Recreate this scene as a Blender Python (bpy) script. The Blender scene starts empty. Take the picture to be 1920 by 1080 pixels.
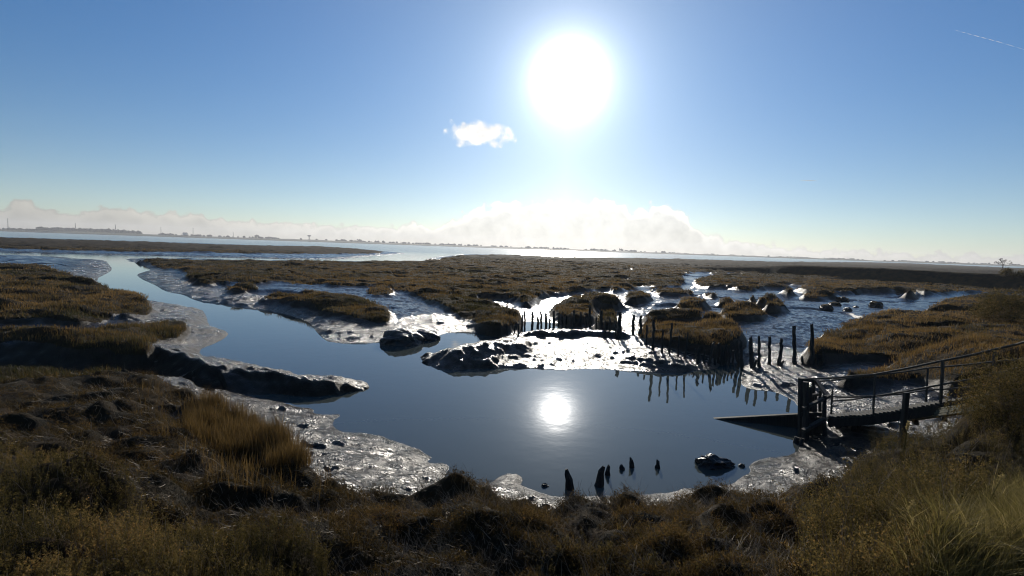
import bpy, bmesh, math, random
import numpy as np
from mathutils import Vector, Matrix

random.seed(7)
rng = np.random.default_rng(7)
SC = bpy.context.scene
COL = SC.collection
R = math.radians

# ------------------------------------------------------------------ camera
F0 = 960.0                      # focal length in photo pixels (photo 1920 x 1080)
CAM_Z = 4.5
SLOPE = 0.0346
ROLL = math.atan(SLOPE)
HC = 464.5                      # horizon at the centre column
PITCH = math.atan((540 - HC) * math.cos(ROLL) / F0)
fw = np.array([0, math.cos(PITCH), -math.sin(PITCH)])
r0 = np.array([1.0, 0, 0]); u0 = np.array([0, math.sin(PITCH), math.cos(PITCH)])
rt = math.cos(ROLL) * r0 + math.sin(ROLL) * u0
up = -math.sin(ROLL) * r0 + math.cos(ROLL) * u0
cam_d = bpy.data.cameras.new('camera'); cam = bpy.data.objects.new('camera', cam_d); COL.objects.link(cam)
cam_d.sensor_width = 36; cam_d.lens = 36 * F0 / 1920
cam_d.clip_start = 0.05; cam_d.clip_end = 60000
M4 = Matrix(((rt[0], up[0], -fw[0], 0), (rt[1], up[1], -fw[1], 0), (rt[2], up[2], -fw[2], CAM_Z), (0, 0, 0, 1)))
cam.matrix_world = M4
SC.camera = cam

def ray(px, py):
    d = fw + (px - 960) / F0 * rt + (540 - py) / F0 * up
    return d / np.linalg.norm(d)

# ------------------------------------------------------------------ light
SUN = ray(1068, 148)
SUN_EL = math.asin(SUN[2]); SUN_AZ = math.atan2(SUN[0], SUN[1])
SC.view_settings.view_transform = 'Standard'; SC.view_settings.look = 'None'
SC.view_settings.exposure = 0.0; SC.view_settings.gamma = 1.0
SC.cycles.use_denoising = True; SC.cycles.filter_width = 1.05
SC.cycles.max_bounces = 6; SC.cycles.transparent_max_bounces = 12
SC.cycles.volume_bounces = 0
SC.cycles.sample_clamp_indirect = 6.0

W = bpy.data.worlds.new('World'); SC.world = W; W.use_nodes = True
def build_world():
    nt = W.node_tree; nt.nodes.clear()
    N = nt.nodes.new; L = nt.links.new
    def val(x, s):
        if hasattr(x, 'links') or isinstance(x, bpy.types.NodeSocket): L(x, s)
        else: s.default_value = x
    def m(op, a, b=None, c=None, clamp=False):
        n = N('ShaderNodeMath'); n.operation = op; n.use_clamp = clamp
        val(a, n.inputs[0])
        if b is not None: val(b, n.inputs[1])
        if c is not None: val(c, n.inputs[2])
        return n.outputs[0]
    def sstep(x, lo, hi, a=0.0, b=1.0):
        n = N('ShaderNodeMapRange'); n.interpolation_type = 'SMOOTHSTEP'
        val(x, n.inputs['Value']); val(lo, n.inputs['From Min']); val(hi, n.inputs['From Max'])
        val(a, n.inputs['To Min']); val(b, n.inputs['To Max'])
        return n.outputs[0]
    def vmath(op, a, b):
        n = N('ShaderNodeVectorMath'); n.operation = op; L(a, n.inputs[0])
        if isinstance(b, tuple): n.inputs[1].default_value = b
        else: L(b, n.inputs[1])
        return n
    def mixc(f, a, b, mode='MIX'):
        n = N('ShaderNodeMix'); n.data_type = 'RGBA'; n.blend_type = mode; n.clamp_factor = True
        val(f, n.inputs[0])
        for x, s in ((a, n.inputs[6]), (b, n.inputs[7])):
            if isinstance(x, tuple): s.default_value = (*x, 1)
            else: L(x, s)
        return n.outputs[2]
    def noise(vec, scale, det, rough=0.55):
        n = N('ShaderNodeTexNoise'); n.inputs['Scale'].default_value = scale
        n.inputs['Detail'].default_value = det; n.inputs['Roughness'].default_value = rough
        L(vec, n.inputs['Vector']); return n.outputs[0]
    tc = N('ShaderNodeTexCoord').outputs['Generated']
    sky = N('ShaderNodeTexSky'); sky.sky_type = 'NISHITA'; sky.sun_disc = False
    sky.sun_elevation = SUN_EL; sky.sun_rotation = SUN_AZ
    sky.air_density = 1.0; sky.dust_density = 0.25; sky.ozone_density = 2.0; sky.altitude = 1500
    skyc = vmath('SCALE', sky.outputs[0], (0, 0, 0)); skyc.inputs['Scale'].default_value = 0.072
    hs = N('ShaderNodeHueSaturation'); hs.inputs['Saturation'].default_value = 1.22; L(skyc.outputs[0], hs.inputs['Color'])
    # angle to the sun and elevation, degrees
    dn = vmath('NORMALIZE', tc, (0, 0, 0)).outputs[0]
    dp = vmath('DOT_PRODUCT', dn, tuple(SUN)).outputs['Value']
    th = m('MULTIPLY', m('ARCCOSINE', m('MINIMUM', dp, 0.9999999)), 57.29578)
    sep = N('ShaderNodeSeparateXYZ'); L(dn, sep.inputs[0])
    el = m('MULTIPLY', m('ARCSINE', sep.outputs[2]), 57.29578)
    az = m('MULTIPLY', m('ARCTAN2', sep.outputs[0], sep.outputs[1]), 57.29578)
    skyc = vmath('MULTIPLY', hs.outputs[0], (1, 1, 1)); L(mixc(sstep(el, 0, 24), (0.80, 0.87, 0.95), (0.30, 0.92, 1.22)), skyc.inputs[1]); skyc = skyc.outputs[0]
    def expo(a, k): return m('MULTIPLY', a, m('EXPONENT', m('DIVIDE', th, -k)))
    g = m('ADD', m('ADD', expo(30.0, 0.75), expo(2.1, 2.5)), m('ADD', expo(0.27, 11.0), expo(0.19, 25.0)))
    # thin bright mist low over the water, strongest under the sun
    daz = m('ABSOLUTE', m('SUBTRACT', az, math.degrees(SUN_AZ)))
    low = m('MULTIPLY', m('EXPONENT', m('DIVIDE', m('MAXIMUM', el, 0.0), -8.5)),
            m('ADD', 0.11, m('MULTIPLY', 0.58, m('EXPONENT', m('DIVIDE', daz, -10.0)))))
    gcol = vmath('SCALE', N('ShaderNodeRGB').outputs[0], (0, 0, 0))
    gcol.inputs[0].links[0].from_node.outputs[0].default_value = (1.0, 0.97, 0.92, 1)
    L(g, gcol.inputs['Scale'])
    lcol = vmath('SCALE', N('ShaderNodeRGB').outputs[0], (0, 0, 0))
    lcol.inputs[0].links[0].from_node.outputs[0].default_value = (1.0, 0.90, 0.72, 1)
    L(low, lcol.inputs['Scale'])
    base = vmath('ADD', vmath('ADD', skyc, gcol.outputs[0]).outputs[0], lcol.outputs[0]).outputs[0]
    # ---- clouds: band along the horizon, its top following the azimuth
    px = [-400, 0, 30, 62, 80, 150, 195, 240, 262, 340, 365, 400, 520, 640, 760, 850, 885, 930, 975, 1010, 1060, 1110,
          1150, 1185, 1215, 1250, 1285, 1320, 1400, 1600, 1920, 2300]
    ht = [34, 36, 52, 60, 38, 36, 50, 50, 36, 44, 46, 34, 30, 28, 32, 44, 70, 84, 78, 84, 80, 92,
          90, 72, 94, 90, 62, 36, 22, 14, 16, 14]
    ramp = N('ShaderNodeValToRGB'); cr = ramp.color_ramp; cr.interpolation = 'B_SPLINE'
    while len(cr.elements) > 1: cr.elements.remove(cr.elements[-1])
    for i, (x, h) in enumerate(zip(px, ht)):
        a = math.degrees(math.atan((x - 960) / F0)); p = (a + 60) / 120
        v = math.degrees(math.atan(h / F0 * math.cos(math.radians(a)))) / 10
        e = cr.elements[0] if i == 0 else cr.elements.new(p)
        e.position = p; e.color = (v, v, v, 1)
    L(m('DIVIDE', m('ADD', az, 60), 120), ramp.inputs[0])
    top = m('MULTIPLY', ramp.outputs[0], 10)
    n1 = noise(dn, 38, 6, 0.6); n2 = noise(dn, 120, 5, 0.6)
    pf = N('ShaderNodeTexVoronoi'); pf.feature = 'SMOOTH_F1'; pf.inputs['Scale'].default_value = 55; L(dn, pf.inputs['Vector'])
    puff = m('SUBTRACT', 0.45, pf.outputs['Distance'])
    edge = m('SUBTRACT', top, el)
    edge = m('ADD', edge, m('ADD', m('MULTIPLY', m('SUBTRACT', n1, 0.5), sstep(th, 14, 40, 1.7, 1.2)), m('ADD', m('MULTIPLY', puff, sstep(th, 14, 40, 1.7, 0.9)), m('MULTIPLY', m('SUBTRACT', n2, 0.5), 0.8))))
    mask = sstep(edge, -0.15, sstep(th, 14, 40, 0.4, 0.2))
    rim = m('MULTIPLY', sstep(edge, 0.05, 0.35), sstep(edge, 1.3, 0.35))
    body = m('ADD', 0.9, m('MULTIPLY', m('SUBTRACT', noise(dn, 30, 6, 0.62), 0.5), 0.85))
    near = m('EXPONENT', m('DIVIDE', th, -30.0))
    cb = m('ADD', m('MULTIPLY', body, m('ADD', 0.27, m('MULTIPLY', near, 1.12))), m('MULTIPLY', rim, m('ADD', 0.03, m('MULTIPLY', near, 0.5))))
    cw = mixc(sstep(th, 12, 45), (1.0, 0.97, 0.92), (0.97, 0.90, 0.80))
    cl = vmath('SCALE', cw, (0, 0, 0)); L(cb, cl.inputs['Scale'])
    dens = m('MULTIPLY', mask, 0.85)
    c1 = mixc(dens, base, cl.outputs[0])
    veil = vmath('SCALE', gcol.outputs[0], (0, 0, 0)); L(m('MULTIPLY', dens, 0.75), veil.inputs['Scale'])
    c1 = vmath('ADD', c1, veil.outputs[0]).outputs[0]
    # ---- one small cumulus left of the sun
    cd = ray(900, 252); cx = math.degrees(math.atan2(cd[0], cd[1])); cy = math.degrees(math.asin(cd[2]))
    ex = m('DIVIDE', m('SUBTRACT', az, cx), 4.5); ey = m('DIVIDE', m('SUBTRACT', el, m('ADD', cy, m('MULTIPLY', ex, 0.12))), 1.8)
    dd = m('SQRT', m('ADD', m('MULTIPLY', ex, ex), m('MULTIPLY', ey, ey)))
    ce = m('ADD', m('SUBTRACT', 0.8, dd), m('ADD', m('MULTIPLY', m('SUBTRACT', n1, 0.5), 0.7), m('MULTIPLY', puff, 0.7)))
    cmask = sstep(ce, 0.0, 0.35)
    cin = m('ADD', 1.08, m('MULTIPLY', m('SUBTRACT', n1, 0.5), 0.7))
    c2 = vmath('SCALE', N('ShaderNodeRGB').outputs[0], (0, 0, 0)); c2.inputs[0].links[0].from_node.outputs[0].default_value = (1, .98, .95, 1)
    L(cin, c2.inputs['Scale'])
    fin = mixc(m('MULTIPLY', cmask, 0.95), c1, c2.outputs[0])
    bg = N('ShaderNodeBackground'); L(fin, bg.inputs[0]); bg.inputs[1].default_value = 1.0
    out = N('ShaderNodeOutputWorld'); L(bg.outputs[0], out.inputs[0])
build_world()
W.cycles.sampling_method = 'MANUAL'; W.cycles.sample_map_resolution = 1024

sl = bpy.data.lights.new('sun', 'SUN'); sl.energy = 4.8; sl.angle = R(0.5); sl.color = (1.0, 0.93, 0.82)
so = bpy.data.objects.new('sun', sl); COL.objects.link(so)
so.rotation_euler = Vector(SUN).to_track_quat('Z', 'Y').to_euler(); so.location = (0, 0, 60)

# ------------------------------------------------------------------ helpers
def link_mesh(name, me, mat=None, parent=None):
    o = bpy.data.objects.new(name, me); COL.objects.link(o)
    if mat: me.materials.append(mat)
    if parent: o.parent = parent
    return o
def np_mesh(name, V, faces, attrs=None, smooth=True):
    """V n x 3; faces: list of int arrays (k x 3 / k x 4)"""
    me = bpy.data.meshes.new(name)
    V = np.asarray(V, np.float32); me.vertices.add(len(V)); me.vertices.foreach_set('co', V.ravel())
    loops = np.concatenate([f.ravel() for f in faces]).astype(np.int32)
    sizes = np.concatenate([np.full(len(f), f.shape[1]) for f in faces]).astype(np.int32)
    starts = np.concatenate([[0], np.cumsum(sizes)[:-1]]).astype(np.int32)
    me.loops.add(len(loops)); me.loops.foreach_set('vertex_index', loops)
    me.polygons.add(len(sizes)); me.polygons.foreach_set('loop_start', starts)
    if smooth: me.polygons.foreach_set('use_smooth', np.ones(len(sizes), bool))
    for k, a in (attrs or {}).items():
        at = me.attributes.new(k, 'FLOAT', 'POINT'); at.data.foreach_set('value', np.asarray(a, np.float32))
    me.update(calc_edges=True); me.validate()
    return me
def tag(o, label=None, cat=None, group=None, kind=None):
    if label: o['label'] = label
    if cat: o['category'] = cat
    if group: o['group'] = group
    if kind: o['kind'] = kind
    return o
def thing(name, label, cat, loc=(0, 0, 0), group=None):
    o = bpy.data.objects.new(name, None); COL.objects.link(o); o.location = loc
    o.empty_display_size = 0.2
    return tag(o, label, cat, group)

def _hash(ix, iy, s):
    h = (ix.astype(np.int64) * 374761393 + iy.astype(np.int64) * 668265263 + s * 974634777) & 0xFFFFFFFF
    h = ((h ^ (h >> 13)) * 1274126177) & 0xFFFFFFFF
    h = h ^ (h >> 16)
    return h
def perlin(x, y, s=0):
    x = np.asarray(x, np.float64); y = np.asarray(y, np.float64)
    ix = np.floor(x); iy = np.floor(y); fx = x - ix; fy = y - iy
    u = fx * fx * fx * (fx * (fx * 6 - 15) + 10); v = fy * fy * fy * (fy * (fy * 6 - 15) + 10)
    def g(dx, dy):
        a = _hash(ix + dx, iy + dy, s) * (2 * np.pi / 4294967296.0)
        return np.cos(a) * (fx - dx) + np.sin(a) * (fy - dy)
    a = g(0, 0); b = g(1, 0); c = g(0, 1); d = g(1, 1)
    return ((a + u * (b - a)) * (1 - v) + (c + u * (d - c)) * v) * 1.5
def fbm(x, y, s=0, o=4, gain=0.5):
    t = 0; a = 1.0; f = 1.0
    for i in range(o):
        t = t + a * perlin(x * f + 17.3 * i, y * f - 9.1 * i, s + i); a *= gain; f *= 2.03
    return t
def sm(x, a, b):
    t = np.clip((x - a) / (b - a), 0, 1); return t * t * (3 - 2 * t)

# photo pixel -> world, allowing for the lens' gently bowed horizon
HPX = np.array([-900, -400, 0, 480, 760, 1067, 1280, 1400, 1600, 1640, 1920, 2400, 2900.])
HPY = np.array([438, 438, 440, 444, 451, 459, 468.5, 473.5, 487, 490, 506, 538, 575.])
def hphoto(x): return np.interp(x, HPX, HPY)
def hrend(x): return HC + SLOPE * (x - 960)
def fix(px, py):
    hp = hphoto(px); w = min(1.0, max(0.0, 1 - (py - hp - 10) / 200))
    return px, py + w * (hrend(px) - hp)
def at(px, py, z=0.0):
    px, py = fix(px, py); d = ray(px, py)
    dz = min(d[2], -0.0008)
    t = (z - CAM_Z) / dz
    return np.array([d[0] * t, d[1] * t])
def project(P):
    q = P - np.array([0, 0, CAM_Z]); dz = q @ fw
    return 960 + F0 * (q @ rt) / dz, 540 - F0 * (q @ up) / dz

def chaikin(P, n=1):
    P = np.asarray(P, float)
    for _ in range(n):
        Q = np.roll(P, -1, 0); P = np.stack([P * .75 + Q * .25, P * .25 + Q * .75], 1).reshape(-1, 2)
    return P
def sdf(X, Y, P):
    """signed distance, positive inside"""
    n = len(X); D = np.full(n, 1e18); ins = np.zeros(n, bool)
    A = P; B = np.roll(P, -1, 0)
    for (ax, ay), (bx, by) in zip(A, B):
        ex, ey = bx - ax, by - ay; L2 = ex * ex + ey * ey + 1e-12
        wx = X - ax; wy = Y - ay
        t = np.clip((wx * ex + wy * ey) / L2, 0, 1)
        D = np.minimum(D, (wx - ex * t) ** 2 + (wy - ey * t) ** 2)
        if ay != by:
            c = (ay > Y) != (by > Y)
            ins ^= c & (X < ex * (Y - ay) / ey + ax)
    D = np.sqrt(D); return np.where(ins, D, -D)
def inpoly(X, Y, P):
    P = np.asarray(P, float); ins = np.zeros(len(X), bool)
    for (ax, ay), (bx, by) in zip(P, np.roll(P, -1, 0)):
        if ay != by:
            ins ^= ((ay > Y) != (by > Y)) & (X < (bx - ax) * (Y - ay) / (by - ay) + ax)
    return ins

# ------------------------------------------------------------------ layout of the marsh (traced shorelines)
CREEK = [(-600, 480), (0, 480.5), (300, 480.3), (480, 481), (613, 482), (650, 480.5), (667, 478.5), (690, 475), (760, 469.5), (800, 466),
 (850, 467), (863, 470), (797, 477.5), (800, 479), (833, 482.5), (800, 483), (747, 484), (670, 485.8), (600, 485.5), (480, 485.5), (260, 486), (233, 488), (258, 498),
 (282, 507), (265, 511), (248, 516), (255, 524), (280, 532), (310, 547), (343, 553), (358, 560), (400, 568), (437, 572), (470, 578), (487, 577),
 (533, 588), (573, 600), (590, 617), (603, 628), (633, 644), (693, 644), (727, 642), (747, 650), (773, 650), (800, 639), (817, 629), (857, 620),
 (910, 625), (947, 615), (973, 605), (990, 600), (1030, 602), (1073, 603), (1105, 605),
 (1105, 611), (1045, 612), (1000, 617), (958, 626), (941, 632), (888, 641), (860, 652), (797, 667), (830, 675), (897, 688), (927, 692), (980, 691),
 (1047, 693), (1113, 691.5), (1180, 697), (1225, 700), (1268, 700), (1310, 697), (1344, 690), (1363, 682), (1376, 677), (1388, 680), (1393, 693), (1387, 707),
 (1390, 722), (1427, 730), (1467, 742), (1495, 755), (1504, 790), (1500, 830), (1490, 850), (1427, 863), (1410, 870), (1417, 883), (1393, 893),
 (1360, 907), (1280, 920), (1187, 930), (1047, 930), (973, 914), (982, 897), (960, 886), (930, 901), (905, 910), (870, 908), (850, 904), (840, 890),
 (853, 875), (840, 867), (800, 866), (812, 857), (807, 852), (773, 840), (727, 827), (667, 813), (640, 808), (632, 792), (647, 775), (625, 778),
 (585, 775), (592, 767), (533, 758), (481, 746), (444, 742), (422, 737), (480, 741), (523, 740), (570, 735), (627, 741), (665, 731), (682, 722),
 (650, 712), (600, 711), (537, 706), (500, 696), (450, 690), (410, 684), (387, 671), (370, 656), (400, 644), (425, 633), (433, 624), (400, 615),
 (390, 607), (388, 592), (378, 577), (345, 577), (317, 573), (262, 566), (245, 559), (195, 542), (180, 527), (200, 517), (215, 508), (205, 498),
 (198, 491), (100, 486.5), (0, 486.5), (-600, 487)]
SHORE = [(-900, 452), (0, 453.5), (200, 454), (480, 456.5), (577, 456.5), (613, 457), (680, 461.5), (760, 468.5), (780, 474), (797, 477.5), (830, 473), (863, 469.5), (963, 469.5),
 (1063, 474), (1137, 474), (1227, 477.5), (1307, 479), (1480, 486.5), (1680, 494.5), (1788, 502), (1920, 510), (2300, 535), (2900, 580)]
# vegetated marsh tops: (outline, height plane for tracing, z offset, bank width)
MARSH = [
 # far left spit
 ([(-900, 453), (0, 454.3), (200, 454.8), (480, 457.5), (577, 457.2), (613, 457.8), (680, 462), (735, 467), (640, 470), (480, 471), (200, 472), (0, 472), (-900, 472)], .7, 0, 1.0),
 # north marsh
 ([(245, 488), (330, 486.5), (480, 486), (600, 486), (700, 486), (800, 483), (835, 478), (868, 471), (963, 470.5), (1063, 475.5), (1137, 475), (1227, 478.5), (1307, 480),
   (1480, 487.5), (1680, 495.5), (1788, 503), (1920, 511.5), (2300, 536), (2300, 565), (1920, 553), (1860, 553), (1800, 552), (1740, 557), (1717, 553), (1690, 549), (1660, 550), (1630, 548), (1600, 550), (1570, 547), (1535, 549),
   (1500, 544), (1478, 535), (1440, 537), (1393, 540), (1370, 533), (1345, 534), (1323, 533), (1293, 524), (1345, 507), (1320, 503), (1290, 505), (1270, 512), (1283, 520), (1276, 531), (1250, 530),
   (1214, 538), (1180, 535), (1152, 541), (1135, 535), (1102, 538), (1057, 540), (1009, 546), (995, 560), (975, 560), (967, 550), (893, 544), (890, 549), (910, 560), (953, 570), (973, 580), (979, 592), (950, 606),
   (912, 603), (880, 587), (830, 566), (777, 548), (745, 540), (700, 531), (640, 532), (600, 525), (560, 528), (523, 524), (480, 528), (430, 524), (380, 529), (340, 518), (345, 507), (320, 503), (285, 496), (270, 489)], .65, 0, 1.0),
 ([(480, 552), (523, 543), (580, 538), (623, 546), (667, 557), (707, 570), (725, 587), (721, 596), (680, 594), (613, 576), (593, 568), (547, 560)], .65, 0, 1.1),
 ([(425, 533), (455, 529), (490, 533), (488, 543), (445, 545), (428, 541)], .6, -.05, 1.0),
 ([(370, 517), (400, 513), (440, 515), (430, 524), (385, 524)], .5, -.15, 1.0),
 ([(672, 538), (700, 532), (728, 538), (727, 547), (690, 549), (674, 545)], .6, 0, 1.0),
 # round the sunlit pool
 ([(1033, 571), (1055, 559), (1088, 552), (1112, 560), (1112, 575), (1114, 590), (1082, 595), (1052, 582)], .6, 0, 1.0),
 ([(1095, 550), (1125, 548), (1160, 560), (1170, 568), (1140, 570), (1100, 560)], .6, 0, 1.0),
 ([(1167, 554), (1190, 547), (1216, 551), (1212, 558), (1180, 560)], .6, 0, 1.0),
 ([(1224, 541), (1260, 537), (1300, 543), (1298, 549), (1250, 550), (1228, 548)], .6, -.05, 1.0),
 ([(1316, 550), (1330, 547), (1347, 553), (1340, 556)], .5, -.2, 1.0),
 ([(1260, 568), (1290, 557), (1325, 562), (1327, 573), (1300, 578), (1262, 578)], .6, 0, 1.0),
 ([(1346, 566), (1362, 561), (1383, 566), (1378, 569), (1350, 570)], .45, -.2, 1.0),
 ([(1118, 590), (1140, 585), (1160, 589), (1161, 606), (1140, 610), (1118, 604)], .7, 0, 1.0),
 ([(1200, 588), (1250, 582), (1307, 586), (1360, 590), (1358, 600), (1307, 598), (1240, 597), (1205, 597)], .65, .02, 1.0),
 ([(1192, 612), (1215, 603), (1260, 608), (1310, 610), (1380, 609), (1392, 620), (1388, 634), (1340, 640), (1280, 636), (1226, 630), (1196, 624)], .75, .05, 1.0),
 ([(1352, 579), (1400, 573), (1440, 580), (1450, 591), (1400, 594), (1355, 591)], .6, 0, 1.0),
 ([(1402, 562), (1415, 557), (1425, 562), (1410, 566)], .5, -.15, 1.0),
 ([(1434, 560), (1448, 556), (1464, 561), (1455, 566), (1438, 566)], .5, -.15, 1.0),
 ([(1424, 568), (1436, 563), (1449, 568), (1440, 572)], .5, -.2, 1.0),
 ([(1441, 578), (1458, 573), (1474, 580), (1460, 584), (1444, 583)], .5, -.12, 1.0),
 ([(1460, 550), (1475, 547), (1490, 551), (1475, 554)], .5, -.15, 1.0),
 ([(1499, 555), (1535, 551), (1575, 554), (1570, 560), (1510, 560)], .5, -.15, 1.0),
 ([(1682, 556), (1700, 552), (1717, 555), (1708, 562), (1685, 562)], .6, -.1, 1.0),
 # left marsh and its ridge
 ([(-700, 500), (0, 503), (60, 502), (103, 503), (140, 512), (160, 522), (187, 530), (213, 542), (253, 553), (277, 566), (290, 582), (250, 588), (225, 590), (232, 584), (180, 603), (90, 598), (0, 600), (-700, 605)], .75, .05, 1.0),
 ([(-700, 632), (0, 631), (110, 627), (170, 620), (200, 610), (267, 597), (327, 589), (350, 597), (338, 608), (300, 622), (270, 636), (290, 650), (262, 660), (200, 652), (100, 648), (0, 646), (-700, 648)], .85, .05, .6),
 # right bank
 ([(1508, 650), (1522, 630), (1547, 614), (1580, 607), (1630, 595), (1657, 590), (1690, 590), (1717, 590), (1747, 577), (1793, 567), (1860, 567), (2300, 585), (2300, 900), (1920, 720), (1880, 722), (1800, 716),
   (1740, 697), (1700, 692), (1640, 692), (1597, 693), (1590, 685), (1640, 676), (1690, 662), (1650, 655), (1600, 652), (1560, 656), (1540, 655), (1520, 656)], .9, .0, .9),
 # near bank, the whole width of the picture
 ([(-700, 690), (0, 688), (70, 684), (100, 692), (200, 698), (300, 703), (363, 723), (395, 748), (478, 772), (518, 800), (555, 838), (580, 872), (630, 890), (690, 915), (753, 921), (783, 920),
   (807, 907), (880, 895), (927, 906), (957, 913), (1007, 918), (1050, 921), (1140, 917), (1187, 924), (1203, 917), (1225, 930), (1280, 913), (1307, 902), (1380, 902), (1423, 916), (1440, 935),
   (1457, 922), (1487, 907), (1513, 893), (1557, 883), (1625, 880), (1640, 850), (1690, 836), (1770, 815), (1835, 782), (1852, 752), (1858, 724), (1900, 705), (2300, 690), (3200, 900), (3200, 3000), (-2200, 3000)], .75, 0, .9),
]
HOLES = [([(225, 752), (290, 745), (350, 750), (345, 772), (300, 780), (240, 775)], .9)]
ELEV = [(300, 500, .7), (600, 510, .75), (900, 500, .75), (1200, 500, .8), (1500, 520, .8), (1800, 535, .9), (100, 465, .8), (50, 520, .9), (150, 560, .85), (50, 638, .95), (300, 605, .7),
 (600, 560, .75), (850, 570, .8), (1560, 630, .9), (1650, 610, 1.05), (1800, 590, 1.15), (1900, 565, 1.5), (1750, 640, 1.15), (1900, 640, 2.0), (1640, 685, .8), (1300, 620, .85),
 (100, 700, .85), (0, 692, .85), (250, 705, .8), (200, 800, 1.2), (60, 900, 1.65), (100, 1070, 2.05), (450, 800, .75), (450, 900, 1.0), (450, 1050, 1.5), (700, 930, .78), (800, 1000, 1.1), (800, 1075, 1.35), (1000, 925, .74), (1150, 922, .68),
 (1100, 1000, 1.05), (1100, 1075, 1.4), (1300, 916, .70), (1400, 960, .9), (1500, 1000, 1.3), (1500, 900, .65), (1620, 900, 1.2), (1720, 880, 1.15), (1700, 1000, 1.9), (1700, 830, .75), (1770, 812, .8), (1835, 785, .9), (1858, 745, 1.55), (1880, 738, 1.95), (1910, 735, 2.1), (1850, 718, 1.5), (1870, 850, 1.5),
 (1850, 1000, 2.5), (1900, 1075, 2.8), (2300, 900, 2.9), (-300, 900, 1.8)]
# shape of the mud banks: (pixel, bank height, bank width)
BANK = [(500, 715, .50, .55), (620, 725, .42, .45), (400, 690, .55, .6), (880, 670, .38, .7), (1100, 665, .30, 2.4), (1250, 680, .55, 1.4), (1340, 670, .3, .8), (1430, 700, .25, 1.4), (1450, 720, .30, 1.4), (1500, 890, .35, 1.6),
 (1600, 800, .45, 1.5), (500, 790, .4, 2.6), (700, 860, .36, 2.6), (960, 895, .15, .4), (400, 610, .45, .8), (330, 565, .4, .9), (330, 540, .35, 1.4), (550, 590, .4, 1.4), (650, 620, .35, 1.6), (760, 630, .35, 1.2),
 (850, 600, .4, 2.0), (300, 500, .4, 1.5), (1050, 580, .10, 1.5), (1010, 560, .10, 1.5), (1000, 598, .08, 1.0), (200, 480, .5, 8), (800, 480, .3, 4), (1300, 560, .3, 4)]
WALLC = [(1180, 165), (1300, 146), (1480, 128), (1640, 119), (1758, 117), (1877, 115), (1920, 114), (2200, 112), (2700, 112)]   # photo column, distance
WALL_Z = 3.0
# mud ridges: (crest as pixel and height, slope towards the viewer, slope beyond)
RIDGES = [([(-500, 642, .95), (0, 640, .95), (100, 642, .92), (200, 645, .88), (270, 649, .80), (340, 660, .72), (400, 680, .62), (450, 692, .50), (520, 702, .44), (600, 711, .38), (632, 716, .29), (655, 720, .18)], .95, .45),
 ([(803, 664, .12), (840, 655, .4), (880, 648, .60), (930, 640, .66), (965, 637, .6), (990, 640, .42)], .42, .8),
 ([(1000, 617, .5), (1060, 614, .62), (1120, 616, .62), (1165, 622, .55)], .75, .6)]
def _lp(P): return np.arctan2(P[:, 0], P[:, 1]), np.log(np.hypot(P[:, 0], P[:, 1]))
creek_w = np.array([at(*p) for p in chaikin(CREEK, 1)])
shore_w = [at(*p) for p in SHORE]
a0 = math.atan2(shore_w[0][0], shore_w[0][1]); a1 = math.atan2(shore_w[-1][0], shore_w[-1][1])
arc = [(9000 * math.sin(a), 9000 * math.cos(a)) for a in np.linspace(a1, a0, 24)]
shore_w = np.array(list(shore_w) + arc)
marsh_w = [(np.array([at(x, y, z) for x, y in chaikin(P, 1)]), dz, bw) for P, z, dz, bw in MARSH]
holes_w = [np.array([at(x, y, z) for x, y in chaikin(P, 1)]) for P, z in HOLES]
elev_w = np.array([(*at(x, y, z), z) for x, y, z in ELEV])
bank_w = np.array([(*at(x, y, .2), h, w) for x, y, h, w in BANK])
wall_w = np.array([(d * math.sin(math.atan((x - 960) / F0)), d * math.cos(math.atan((x - 960) / F0))) for x, d in WALLC])

gully_w = np.array([at(*q) for q in ((-500, 690), (0, 676), (200, 682), (330, 686), (400, 715), (424, 733), (418, 740), (395, 752), (340, 735), (200, 730), (0, 730), (-500, 740))])
ridges_w = [(np.array([(*at(x, y, z), z) for x, y, z in P]), n_, f_) for P, n_, f_ in RIDGES]

def idw(a, l, C, cols, s):
    ca, cl = _lp(C[:, :2]); num = [0.0] * len(cols); den = 1e-9
    for i in range(len(C)):
        w = 1.0 / (((a - ca[i]) / s) ** 2 + ((l - cl[i]) / s) ** 2 + .02) ** 1.6
        den = den + w
        for k, c in enumerate(cols): num[k] = num[k] + w * C[i, c]
    return [n / den for n in num]

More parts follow.
